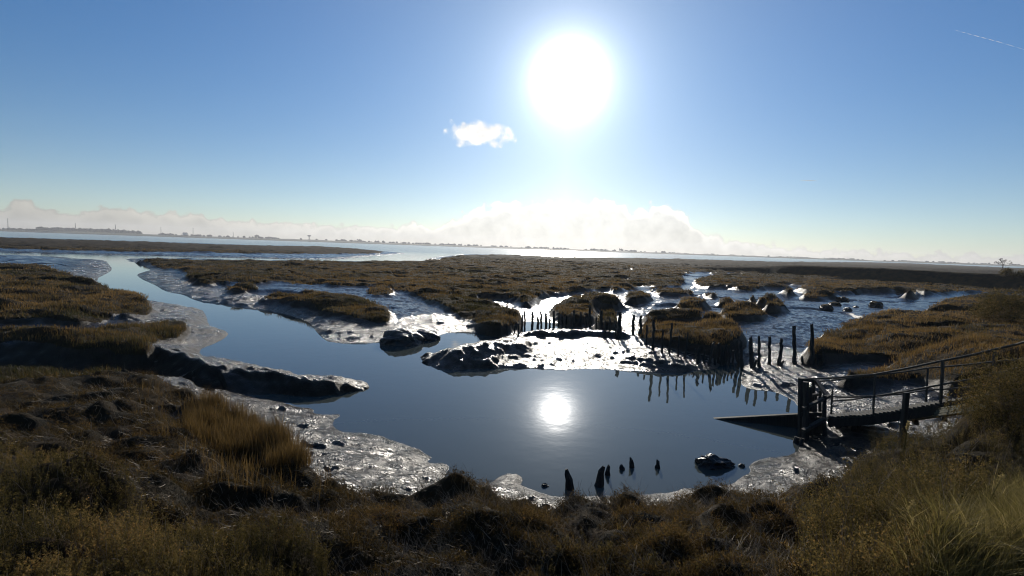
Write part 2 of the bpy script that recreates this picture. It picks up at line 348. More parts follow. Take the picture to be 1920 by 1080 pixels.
def ground(X, Y):
    """height and marsh cover at world points"""
    X = np.asarray(X, float); Y = np.asarray(Y, float)
    r = np.hypot(X, Y); a = np.arctan2(X, Y); l = np.log(np.maximum(r, .5))
    # ragged edges: displace the lookup a little
    k = np.clip(r * .012, .06, 1.2)
    wx = X + k * fbm(X / (6 * k), Y / (6 * k), 3, 3); wy = Y + k * fbm(X / (6 * k) + 40, Y / (6 * k), 5, 3)
    d = -np.maximum(sdf(wx, wy, creek_w), sdf(wx, wy, shore_w))       # > 0 on land
    hb, wb = idw(a, l, bank_w, (2, 3), .12)
    far = sm(r, 60, 200)
    lump = fbm(X / 1.7, Y / 1.7, 11, 4) * .06 * (1 + 1.5 * far)
    fine = fbm(X / .33, Y / .33, 21, 3) * .018 * (1 - sm(r, 25, 60))
    flake = (np.abs(perlin(X / .8 + 3 * lump, Y / .42, 31)) * .09 + np.abs(perlin(X / .3, Y / .24, 32)) * .03) * (1 - sm(r, 40, 90))
    hb = hb * (1 + .35 * fbm(X / 4, Y / 4, 41, 2))
    land = hb * (1 - np.exp(-np.maximum(d, 0) / wb)) + .008 * np.minimum(np.maximum(d, 0), 14)
    zm = np.where(d > 0, land + (lump + fine + flake - .02) * sm(d, 0, .6), -1.0 * (1 - np.exp(np.minimum(d, 0) / 1.4)))
    # the long mud ridge: steep towards the near side, easy on the far side
    best = np.full(len(X), -9.0)
    for P, sn, sf in ridges_w:
        for (ax, ay, az_), (bx, by, bz) in zip(P[:-1], P[1:]):
            ex, ey = bx - ax, by - ay; t = np.clip(((wx - ax) * ex + (wy - ay) * ey) / (ex * ex + ey * ey), 0, 1)
            qx = wx - ax - ex * t; qy = wy - ay - ey * t; q = np.hypot(qx, qy)
            side = np.where(qx * ax + qy * ay > 0, sf, sn)          # beyond the crest or on the viewer's side
            best = np.maximum(best, az_ + (bz - az_) * t - np.sqrt(q * q + .01) * side + .1 * side)
    best = best + lump * .9 + fine * 1.8 + .05 * perlin(X / .4, Y / .4, 33) + .07 * perlin(X / 1.6, Y / 1.6, 35) - .12 * np.maximum(0, np.abs(perlin(X / .7, Y / .9, 37)) - .15) + .04
    zm = np.where(best > -.4, np.maximum(zm, best), zm)
    gul = inpoly(X, Y, gully_w); zm = np.where(gul & (best < .0), np.minimum(zm, .02), np.where(gul, np.maximum(best, .02), zm))
    ez, = idw(a, l, elev_w, (2,), .10)
    near = 1 - sm(r, 9, 22)
    hum = fbm(X / 1.3, Y / 1.3, 51, 4) * (.10 + .06 * near) + fbm(X / 7, Y / 7, 61, 2) * .10 * (1 + far) + (fbm(X / 4.5, Y / 2.0, 64, 3) * .26 - .10 * np.abs(perlin(X / 9, Y / 5, 68)) * 2 + fbm(X / 14, Y / 9, 66, 2) * .16 * (1 + far)) * sm(r, 14, 26) + (np.abs(perlin(X / .75, Y / .6, 71)) * .25 + fbm(X / 1.5, Y / 1.1, 73, 3) * .16 - .07) * near
    z = zm.copy(); cover = np.zeros_like(z)
    for P, dz, bw in marsh_w:
        bare = bw < 0; b = abs(bw)
        lo = P.min(0) - 4; hi = P.max(0) + 4
        idx = np.nonzero((X > lo[0]) & (X < hi[0]) & (Y > lo[1]) & (Y < hi[1]))[0]
        if not len(idx): continue
        dm = sdf(wx[idx], wy[idx], P)
        w = b * np.clip(.18 + .006 * r[idx], .2, 1.0)
        size = max(1e-3, dm.max())
        dome = np.minimum(1, .78 + .22 * np.sqrt(np.clip(dm / max(.25, min(1.6, size)), 0, 1)))
        s = sm(dm, -w, w * .7)
        t = zm[idx] + s * ((ez[idx] + dz) * dome + hum[idx] - zm[idx])
        z[idx] = np.maximum(z[idx], np.where(s > 0, t, -9))
        if not bare: cover[idx] = np.maximum(cover[idx], sm(dm, -w * .12, w * .6))
    # winding mud creeks through the far marsh
    pxx = 960 + F0 * np.tan(np.clip(a, -1.2, 1.2))
    net = np.abs(perlin(wx / 26 + 3.1, wy / 15 + 1.7, 91) + .25 * perlin(wx / 7, wy / 6, 92))
    thr = (.035 + .05 * sm(pxx, 1050, 1180) * (1 - sm(pxx, 1500, 1600))) * sm(r, 30, 45) * (1 - sm(r, 150, 200))
    cr_ = (1 - sm(net, thr * .6, thr * 1.5 + 1e-6)) * (thr > .004) * (d > 0)
    z = z - np.maximum(0, z - .18) * cr_ * .9; cover = cover * (1 - cr_)
    for P in holes_w:
        dm = sdf(wx, wy, P); s = sm(dm, -.1, .5); z = z * (1 - s) + (z - .28) * s; cover *= 1 - sm(dm, -.05, .25)
    # sea wall running away to the far left
    D = np.full(len(X), 1e9)
    for (ax, ay), (bx, by) in zip(wall_w[:-1], wall_w[1:]):
        ex, ey = bx - ax, by - ay; t = np.clip(((X - ax) * ex + (Y - ay) * ey) / (ex * ex + ey * ey), 0, 1)
        D = np.minimum(D, np.hypot(X - ax - ex * t, Y - ay - ey * t))
    wz = 1.0 + (WALL_Z - 1.0) * sm(pxx, 1230, 1560) + .12 * perlin(X / 9, Y / 9, 81) - np.maximum(0, D - 1.2) * .72
    on = (wz > z) & (d > -2)
    z = np.where(on, wz, z); cover = np.where(on, 2.0, cover)
    return z, cover, d

def hit(px, py):
    """where the sight line through a photo pixel meets the ground (or the water)"""
    x, y = fix(px, py); dr = ray(x, y)
    t = np.geomspace(2.5, 400, 2600); Q = dr[None] * t[:, None] + np.array([0, 0, CAM_Z])
    z = np.maximum(ground(Q[:, 0], Q[:, 1])[0], 0.0)
    i = np.nonzero(Q[:, 2] <= z)[0]
    i = i[0] if len(i) else len(t) - 1
    return np.array([Q[i, 0], Q[i, 1], z[i]])

# ------------------------------------------------------------------ materials
class Mat:
    def __init__(s, name):
        s.m = bpy.data.materials.new(name); s.m.use_nodes = True; s.t = s.m.node_tree
        s.t.nodes.clear(); s.out = s.t.nodes.new('ShaderNodeOutputMaterial')
    def n(s, kind, **kw):
        x = s.t.nodes.new(kind)
        for k, v in kw.items(): setattr(x, k, v)
        return x
    def l(s, a, b): s.t.links.new(a, b)
    def noise(s, vec, scale, det=4, rough=.55):
        x = s.n('ShaderNodeTexNoise'); x.inputs['Scale'].default_value = scale; x.inputs['Detail'].default_value = det
        x.inputs['Roughness'].default_value = rough
        if vec is not None: s.l(vec, x.inputs['Vector'])
        return x.outputs[0]
    def ramp(s, f, *stops):
        x = s.n('ShaderNodeValToRGB'); e = x.color_ramp.elements
        while len(e) > 1: e.remove(e[-1])
        for i, (p, c) in enumerate(stops):
            q = e[0] if i == 0 else e.new(p); q.position = p; q.color = (*c, 1) if len(c) == 3 else c
        s.l(f, x.inputs[0]); return x.outputs[0]
    def math(s, op, a, b=None, clamp=False):
        x = s.n('ShaderNodeMath', operation=op, use_clamp=clamp)
        for q, i in ((a, 0), (b, 1)):
            if q is None: continue
            if isinstance(q, (int, float)): x.inputs[i].default_value = q
            else: s.l(q, x.inputs[i])
        return x.outputs[0]
    def mix(s, f, a, b):
        x = s.n('ShaderNodeMix', data_type='RGBA')
        if isinstance(f, (int, float)): x.inputs[0].default_value = f
        else: s.l(f, x.inputs[0])
        for q, i in ((a, 6), (b, 7)):
            if isinstance(q, tuple): x.inputs[i].default_value = (*q, 1)
            else: s.l(q, x.inputs[i])
        return x.outputs[2]
    def bump(s, h, st, dist, normal=None):
        x = s.n('ShaderNodeBump'); x.inputs['Strength'].default_value = st; x.inputs['Distance'].default_value = dist
        s.l(h, x.inputs['Height'])
        if normal is not None: s.l(normal, x.inputs['Normal'])
        return x.outputs[0]
    def bsdf(s, col, rough, normal=None, spec=.5, ior=1.45):
        x = s.n('ShaderNodeBsdfPrincipled')
        for q, k in ((col, 'Base Color'), (rough, 'Roughness')):
            if isinstance(q, tuple): x.inputs[k].default_value = (*q, 1)
            elif isinstance(q, (int, float)): x.inputs[k].default_value = q
            else: s.l(q, x.inputs[k])
        x.inputs['Specular IOR Level'].default_value = spec; x.inputs['IOR'].default_value = ior
        if normal is not None: s.l(normal, x.inputs['Normal'])
        return x.outputs[0]
    def done(s, sh): s.l(sh, s.out.inputs[0]); return s.m

def mat_ground():
    m = Mat('wet_mud_and_marsh'); P = m.n('ShaderNodeNewGeometry').outputs['Position']
    cov = m.n('ShaderNodeAttribute', attribute_name='cover').outputs['Fac']
    n1 = m.noise(P, 2.2, 5); n2 = m.noise(P, 9, 6, .6); n3 = m.noise(P, 40, 4, .6)
    vo = m.n('ShaderNodeTexVoronoi', feature='SMOOTH_F1'); vo.inputs['Scale'].default_value = 5.5
    wv = m.n('ShaderNodeVectorMath', operation='ADD'); m.l(P, wv.inputs[0])
    nv = m.n('ShaderNodeTexNoise'); nv.inputs['Scale'].default_value = 3; m.l(P, nv.inputs['Vector']); m.l(nv.outputs['Color'], wv.inputs[1])
    m.l(wv.outputs[0], vo.inputs['Vector'])
    rg_ = m.math('ABSOLUTE', m.math('SUBTRACT', m.noise(wv.outputs[0], 4.5, 5, .6), .5))
    vc = m.n('ShaderNodeTexVoronoi', feature='F1'); vc.inputs['Scale'].default_value = 13; m.l(wv.outputs[0], vc.inputs['Vector'])
    h = m.math('ADD', m.math('MULTIPLY', m.math('MINIMUM', rg_, .12), 3.0), m.math('ADD', m.math('MULTIPLY', n2, .8), m.math('ADD', m.math('MULTIPLY', n3, .3), m.math('MULTIPLY', vc.outputs['Distance'], -.35))))
    wet = m.n('ShaderNodeAttribute', attribute_name='wet').outputs['Fac']
    bn = m.n('ShaderNodeBump'); bn.inputs['Distance'].default_value = .085; m.l(h, bn.inputs['Height'])
    m.l(m.math('SUBTRACT', 1.0, m.math('MULTIPLY', wet, .8)), bn.inputs['Strength']); mudn = bn.outputs[0]
    mudc = m.ramp(n1, (.3, (.024, .018, .012)), (.7, (.052, .040, .028)))
    n0 = m.noise(P, .8, 5, .6)
    nz = m.n('ShaderNodeSeparateXYZ'); m.l(m.n('ShaderNodeNewGeometry').outputs['Normal'], nz.inputs[0])
    steep = m.n('ShaderNodeMapRange'); m.l(nz.outputs[2], steep.inputs[0]); steep.inputs[1].default_value = .97; steep.inputs[2].default_value = .75; steep.inputs[3].default_value = 0; steep.inputs[4].default_value = .38
    dull = m.n('ShaderNodeMapRange'); m.l(n0, dull.inputs[0]); dull.inputs[1].default_value = .45; dull.inputs[2].default_value = .68; dull.inputs[3].default_value = 0; dull.inputs[4].default_value = .26
    mudr = m.math('ADD', m.math('ADD', .12, m.math('MULTIPLY', n1, m.math('SUBTRACT', .20, m.math('MULTIPLY', wet, .10)))), m.math('ADD', steep.outputs[0], m.math('MULTIPLY', dull.outputs[0], m.math('SUBTRACT', 1.0, m.math('MULTIPLY', wet, .7)))))
    mud = m.bsdf(mudc, mudr, mudn, .38)
    m.l(m.math('SUBTRACT', .40, m.math('MULTIPLY', steep.outputs[0], .8)), mud.node.inputs['Specular IOR Level'])
    soiln = m.bump(m.math('ADD', n2, n3), .9, .10)
    soilc = m.ramp(m.noise(P, .9, 6, .65), (.30, (.014, .013, .007)), (.48, (.032, .023, .010)), (.6, (.052, .031, .012)), (.75, (.030, .026, .011)))
    soil = m.bsdf(soilc, .95, soiln, .15)
    e = m.math('ADD', cov, m.math('MULTIPLY', m.math('SUBTRACT', n2, .5), .5))
    f = m.n('ShaderNodeMapRange', interpolation_type='SMOOTHSTEP'); f.inputs[1].default_value = .35; f.inputs[2].default_value = .6
    m.l(e, f.inputs[0])
    x = m.n('ShaderNodeMixShader'); m.l(f.outputs[0], x.inputs[0]); m.l(mud, x.inputs[1]); m.l(soil, x.inputs[2])
    return m.done(x.outputs[0])

def mat_water():
    m = Mat('creek_water'); P = m.n('ShaderNodeNewGeometry').outputs['Position']
    ln = m.n('ShaderNodeVectorMath', operation='LENGTH'); m.l(P, ln.inputs[0])
    far = m.n('ShaderNodeMapRange'); far.inputs[1].default_value = 60; far.inputs[2].default_value = 320; far.inputs[3].default_value = .0; far.inputs[4].default_value = 1.0
    m.l(ln.outputs['Value'], far.inputs[0])
    calm = m.bump(m.noise(P, 1.6, 3), .010, .25)
    bn = m.n('ShaderNodeBump'); bn.inputs['Distance'].default_value = .6; m.l(m.noise(P, .55, 5, .6), bn.inputs['Height'])
    m.l(m.math('MULTIPLY', far.outputs[0], .16), bn.inputs['Strength']); m.l(calm, bn.inputs['Normal'])
    col = (.062, .072, .064)
    rough = m.math('ADD', .012, m.math('MULTIPLY', far.outputs[0], .16))
    return m.done(m.bsdf(col, rough, bn.outputs[0], .5, 1.40))

def mat_leaf(name, stops, trans=.45, spec=.25, rough=.65):
    m = Mat(name); t = m.n('ShaderNodeAttribute', attribute_name='tint').outputs['Fac']
    c = m.ramp(t, *stops)
    a = m.bsdf(c, rough, None, spec)
    tr = m.n('ShaderNodeBsdfTranslucent'); m.l(c, tr.inputs[0])
    x = m.n('ShaderNodeMixShader'); x.inputs[0].default_value = trans; m.l(a, x.inputs[1]); m.l(tr.outputs[0], x.inputs[2])
    return m.done(x.outputs[0])
def mat_wood(name, c0, c1, rough=.75):
    m = Mat(name); tc = m.n('ShaderNodeTexCoord').outputs['Object']
    mp = m.n('ShaderNodeMapping'); mp.inputs['Scale'].default_value = (1, 1, .12); m.l(tc, mp.inputs[0])
    n = m.noise(mp.outputs[0], 28, 6, .65); k = m.noise(tc, 3, 3)
    c = m.mix(m.math('MULTIPLY', k, .6), m.ramp(n, (.3, c0), (.7, c1)), (.02, .022, .012))
    return m.done(m.bsdf(c, rough, m.bump(n, .6, .012), .35))
def mat_plain(name, c0, c1, scale=4, rough=.8, spec=.3, bump=.4):
    m = Mat(name); tc = m.n('ShaderNodeTexCoord').outputs['Object']; n = m.noise(tc, scale, 5)
    return m.done(m.bsdf(m.ramp(n, (.3, c0), (.7, c1)), rough, m.bump(n, bump, .03), spec))

M_ground = mat_ground(); M_water = mat_water()
M_grass = mat_leaf('marsh_grass', ((0, (.022, .020, .008)), (.22, (.046, .044, .014)), (.45, (.105, .068, .021)), (.72, (.19, .110, .034)), (1, (.27, .18, .07))))
M_cord = mat_leaf('rusty_cordgrass', ((0, (.035, .026, .009)), (.5, (.105, .064, .021)), (1, (.18, .115, .042))), .5)
M_pursl = mat_leaf('sea_purslane_leaf', ((0, (.012, .011, .005)), (.45, (.072, .047, .016)), (.8, (.15, .092, .031)), (1, (.20, .09, .028))), .5, .06)
M_scrub = mat_leaf('scrub_leaf', ((0, (.016, .017, .006)), (.5, (.082, .062, .020)), (.85, (.17, .118, .040)), (1, (.20, .12, .04))), .5, .06)
M_tall = mat_leaf('tall_grass', ((0, (.08, .07, .018)), (.5, (.20, .155, .045)), (1, (.42, .32, .14))), .5)
M_stem = mat_leaf('dead_stem', ((0, (.05, .036, .022)), (1, (.26, .20, .13))), .1)
M_post = mat_wood('wet_black_timber', (.012, .010, .009), (.045, .038, .032))
M_rail = mat_wood('weathered_rail_timber', (.035, .030, .025), (.10, .085, .07))
M_deck = mat_wood('deck_timber', (.025, .022, .018), (.08, .07, .055))
M_plank = mat_wood('algae_plank', (.06, .06, .03), (.16, .15, .10))

# ------------------------------------------------------------------ ground and water
def build_ground():
    az = np.radians(np.concatenate([np.linspace(-80, -50, 60, endpoint=False), np.arange(-50, 50.01, .105), np.linspace(50.5, 80, 60)]))
    r = np.concatenate([np.geomspace(1.2, 3.2, 60, endpoint=False), np.geomspace(3.2, 60, 560, endpoint=False), np.geomspace(60, 420, 330, endpoint=False), np.geomspace(420, 4000, 50)])
    A, RR = np.meshgrid(az, r); X = (RR * np.sin(A)).ravel(); Y = (RR * np.cos(A)).ravel()
    Z = np.empty(len(X)); C = np.empty(len(X)); D = np.empty(len(X)); n = 100000
    for i in range(0, len(X), n): Z[i:i+n], C[i:i+n], D[i:i+n] = ground(X[i:i+n], Y[i:i+n])
    nr, na = len(r), len(az)
    i = (np.arange(nr - 1)[:, None] * na + np.arange(na - 1)[None]).ravel()
    f = np.stack([i, i + 1, i + 1 + na, i + na], 1)[:, ::-1]
    V = np.stack([X, Y, Z], 1)
    me = np_mesh('ground', V, [f], {'cover': C})
    at_ = me.attributes.new('wet', 'FLOAT', 'POINT'); at_.data.foreach_set('value', np.float32(sm(D, 1.6, 5.5)))
    tag(link_mesh('ground', me, M_ground), kind='structure')
    return V, C, D, A.ravel(), RR.ravel()
GV, GC, GD, GA, GR = build_ground()
GPX, GPY = project(GV)

def build_water():
    az = np.radians(np.linspace(-82, 82, 83)); r = np.geomspace(3, 4000, 60)
    A, RR = np.meshgrid(az, r); V = np.stack([(RR * np.sin(A)).ravel(), (RR * np.cos(A)).ravel(), np.zeros(A.size)], 1)
    i = (np.arange(59)[:, None] * 83 + np.arange(82)[None]).ravel()
    f = np.stack([i, i + 1, i + 84, i + 83], 1)[:, ::-1]
    tag(link_mesh('water', np_mesh('water', V, [f]), M_water), kind='structure')
build_water()

# ------------------------------------------------------------------ solid pieces
def tube(P, rad, n=8, cap=True):
    """V, F of a tube through points P with a radius per point"""
    P = np.asarray(P, float); k = len(P); rad = np.broadcast_to(np.asarray(rad, float), (k,))
    T = np.gradient(P, axis=0); T /= np.linalg.norm(T, axis=1)[:, None] + 1e-9
    ref = np.array([0.13, .97, .2]) if abs(T[0][2]) > .5 else np.array([0, 0, 1.0])
    V = []
    for i in range(k):
        a = np.cross(T[i], ref); a /= np.linalg.norm(a); b = np.cross(T[i], a)
        for j in range(n):
            q = 2 * math.pi * j / n; V.append(P[i] + rad[i] * (math.cos(q) * a + math.sin(q) * b))
    F = [(i * n + j, i * n + (j + 1) % n, (i + 1) * n + (j + 1) % n, (i + 1) * n + j) for i in range(k - 1) for j in range(n)]
    if cap: F += [tuple(range(n))[::-1], tuple(range((k - 1) * n, k * n))]
    return V, F
class MB:
    def __init__(s): s.V = []; s.F = []
    def add(s, VF):
        o = len(s.V); s.V += [tuple(map(float, v)) for v in VF[0]]; s.F += [tuple(i + o for i in f) for f in VF[1]]; return s
    def bar(s, a, b, w, h, upv=(0, 0, 1)):
        a = np.array(a, float); b = np.array(b, float); t = b - a; t /= np.linalg.norm(t)
        x = np.cross(t, upv); x /= np.linalg.norm(x); y = np.cross(x, t)
        V = [p + sx * x * w / 2 + sy * y * h / 2 for p in (a, b) for sx, sy in ((-1, -1), (1, -1), (1, 1), (-1, 1))]
        return s.add((V, [(0, 1, 2, 3), (7, 6, 5, 4), (0, 4, 5, 1), (1, 5, 6, 2), (2, 6, 7, 3), (3, 7, 4, 0)]))
    def build(s, name, mat, parent=None, smooth=False, bevel=0):
        me = bpy.data.meshes.new(name); me.from_pydata(s.V, [], s.F)
        bm = bmesh.new(); bm.from_mesh(me); bmesh.ops.recalc_face_normals(bm, faces=bm.faces)
        if bevel: bmesh.ops.bevel(bm, geom=[e for e in bm.edges if e.is_manifold and e.calc_face_angle(0) > .6], offset=bevel, segments=1, affect='EDGES', clamp_overlap=True)
        bm.to_mesh(me); bm.free()
        if smooth:
            for q in me.polygons: q.use_smooth = True
        return link_mesh(name, me, mat, parent)

def W3(px, py, D):
    """world point on a photo sight line at forward distance D"""
    x, y = fix(px, py); d = ray(x, y); return np.array([0, 0, CAM_Z]) + d * (D / (d @ fw))
def depth(P): return (np.asarray(P) - np.array([0, 0, CAM_Z])) @ fw

rp = random.Random(11)
def post(name, label, cat, group, tx, ty, bx, by, wpx, mat=None, split=False, sink=.35, rough=1.0):
    b = hit(bx, by); D = depth(b)
    t = W3(tx, ty, D); L = t - b
    r = wpx / 2 / F0 * D
    n = 9; pts = []; rad = []
    for i in range(n):
        f = -sink / max(.2, np.linalg.norm(L)) + (1 + sink / max(.2, np.linalg.norm(L))) * i / (n - 1)
        j = 0 if i in (0, n - 1) else 1
        pts.append(L * f + np.array([rp.uniform(-1, 1), rp.uniform(-1, 1), 0]) * r * .35 * j * rough)
        rad.append(r * (1.12 - .22 * max(f, 0)) * rp.uniform(.86, 1.12))
    V, F = tube(pts, rad, 8)
    V = [np.array(v) for v in V]
    for k in range(8): V[-1 - k] = V[-1 - k] + np.array([0, 0, rp.uniform(-1.6, .9) * r * rough])
    m = MB().add((V, F))
    o = m.build(name, mat or M_post, smooth=False); o.location = b
    return tag(o, label, cat, group), b, D

# ---- far shore across the estuary
def build_far():
    xs = np.array([-700, -100, 0, 60, 72, 100, 180, 250, 270, 320, 400, 480, 570, 640, 760, 900, 1060, 1200, 1400, 1600, 1650, 1700, 1920, 2400, 3000])
    hs = np.array([9, 9, 7, 7, 11, 11, 11, 10.5, 7, 7.5, 6.5, 6.5, 7.5, 6.5, 5.5, 5, 5, 4.5, 4, 4.5, 3, 5, 5, 5, 5.]) * .62
    ds = 2450
    az = np.radians(np.linspace(-66, 66, 900)); pxs = 960 + F0 * np.tan(np.clip(az, -1.1, 1.1))
    h = np.interp(pxs, xs, hs) * ds / F0 * np.cos(az) + 1.5 * fbm(az * 40, az * 0, 4, 4)
    rows = [(0, -2.0), (0, 1.2), (40, 2.0), (120, None), (420, None), (900, -3)]
    V = []
    for i, (dr, z) in enumerate(rows):
        f = {3: .75, 4: 1.0}.get(i, 0)
        for a, hh in zip(az, h):
            rr = ds / max(.42, math.cos(a)) ** .35 + dr + 25 * math.sin(a * 31) + 14 * math.sin(a * 83)
            V.append((rr * math.sin(a), rr * math.cos(a), z if z is not None else hh * f))
    na = len(az); i = (np.arange(len(rows) - 1)[:, None] * na + np.arange(na - 1)[None]).ravel()
    f = np.stack([i, i + 1, i + 1 + na, i + na], 1)[:, ::-1]
    M = mat_plain('far_fields', (.05, .06, .03), (.11, .11, .06), .012, .9, .1, 0)
    tag(link_mesh('hills', np_mesh('hills', V, [f]), M), kind='structure')
    # distant hedges and woods read as one mass
    rg = np.random.default_rng(3); TV = []; TF = []; base = 0
    ico = bpy.data.meshes.new('t'); bm = bmesh.new(); bmesh.ops.create_icosphere(bm, subdivisions=1, radius=1); bm.to_mesh(ico); bm.free()
    iv = np.array([v.co[:] for v in ico.vertices]); fi = np.array([p.vertices[:] for p in ico.polygons])
    dens = lambda px: 1.0 if 70 < px < 262 else (.75 if px < 60 or 300 < px < 345 or 640 < px < 690 else .42)
    for k in range(2600):
        px = rg.uniform(-150, 2050)
        clump = .5 + .9 * float(perlin(np.array([px / 46.]), np.array([3.3]), 9)[0])
        if rg.random() > dens(px) * (clump if not 70 < px < 262 else 1): continue
        a = math.atan((px - 960) / F0); hh = float(np.interp(px, xs, hs)) * ds / F0 * math.cos(a)
        s = rg.uniform(3.5, 8) * (1.25 if 70 < px < 262 else .85) * (.6 if px > 1250 else 1)
        rr = ds / max(.42, math.cos(a)) ** .35 + rg.uniform(130, 420)
        c = np.array([rr * math.sin(a), rr * math.cos(a), hh * .95 + s * .35])
        v = iv * (1 + rg.uniform(-.28, .28, (len(iv), 1))) * s * np.array([rg.uniform(1, 1.8), 1.2, rg.uniform(.75, 1.15)])
        TV.append(v + c); TF.append(fi + base); base += len(iv)
    M = mat_plain('far_woods', (.020, .026, .016), (.045, .05, .028), .05, .9, .05, 0)
    tag(link_mesh('far_woods', np_mesh('far_woods', np.concatenate(TV), [np.concatenate(TF)], smooth=False), M), kind='stuff')
    Mm = mat_plain('mast_steel', (.05, .05, .05), (.08, .08, .08), 1, .7, .2, 0)
    def dist_pt(px, off=200):
        a = math.atan((px - 960) / F0); rr = ds / max(.42, math.cos(a)) ** .35 + off
        return np.array([rr * math.sin(a), rr * math.cos(a), float(np.interp(px, xs, hs)) * ds / F0 * math.cos(a) * .9]), a
    masts = [(15, 18, 'tall thin mast on the far shore at the left edge of the view'),
             (141, 7, 'short mast poking above the left half of the long dark wood'),
             (216, 7, 'short mast poking above the right half of the long dark wood'),
             (301, 14, 'tall thin mast just right of the long dark wood'),
             (361, 14, 'tall thin mast beyond the small clump of trees with a pale house'),
             (436, 10, 'short thin mast alone over bare far fields, rightmost of the far masts')]
    for px, hp_, lab in masts:
        b, a = dist_pt(px); H = hp_ * ds / F0
        if px in (141, 216): b[2] += 16
        t = thing('mast', lab, 'mast', b, 'masts on the far shore')
        m = MB(); m.add(tube([(0, 0, -4), (0, 0, H * .5), (0, 0, H)], [1.6, 1.1, .6], 6)); m.build('pole', Mm, t)
        ux = np.array([math.cos(a), -math.sin(a), 0])
        for f, w in ((.95, 2.6), (.72, 2.0)): MB().bar(ux * -w + (0, 0, H * f), ux * w + (0, 0, H * f), .7, .7).build('cross_arm', Mm, t)
    b, a = dist_pt(578); t = thing('water_tower', 'far water tower with a broad tank on a slim leg, centre left of the skyline', 'water tower', b)
    MB().add(tube([(0, 0, -3), (0, 0, 15)], [2.2, 2.2], 10)).build('leg', Mm, t)
    MB().add(tube([(0, 0, 14.5), (0, 0, 17), (0, 0, 21), (0, 0, 21.8)], [3, 8, 8, 6.5], 14)).build('tank', Mm, t)
    b, a = dist_pt(346, 120); b[2] = 13
    Mh = mat_plain('white_render', (.6, .6, .57), (.75, .74, .7), .3, .8, .2, 0); Mr = mat_plain('slate', (.09, .08, .08), (.14, .12, .12), .5, .8, .2, 0)
    t = thing('house', 'white house among the far trees left of the skyline masts', 'house', b)
    MB().bar((-9, 0, 2), (9, 0, 2), 8, 7).build('wall', Mh, t)
    MB().add(([(-9.5, -4.5, 5.45), (9.5, -4.5, 5.45), (9.5, 4.5, 5.45), (-9.5, 4.5, 5.45), (-9, 0, 9), (9, 0, 9)], [(0, 1, 5, 4), (2, 3, 4, 5), (0, 4, 3), (1, 2, 5), (3, 2, 1, 0)])).build('roof', Mr, t)
    # two round topped trees standing apart
    for px, s, lab in ((480, 9, 'round crowned tree standing alone on the far skyline, left of the water tower'), (1160, 8, 'dark lone tree on the far shore under the sun glare'), (672, 8, 'bushy tree on the far shore right of the water tower')):
        b, a = dist_pt(px); t = thing('far_tree', lab, 'tree', b, 'lone trees on the far skyline')
        MB().add(tube([(0, 0, -3), (0, 0, s)], [1.0, .7], 6)).build('trunk', Mm, t)
        V = []; F = []; o = 0
        for q in range(14):
            u = np.array([rg.normal() * s * .55, rg.normal() * s * .4, s * .9 + rg.normal() * s * .3]); v = iv * rg.uniform(.28, .5) * s * (1 + rg.uniform(-.25, .25, (len(iv), 1))) + u
            V.append(v); F.append(fi + o); o += len(iv)
        link_mesh('crown', np_mesh('crown', np.concatenate(V), [np.concatenate(F)], smooth=False), M, t)
build_far()

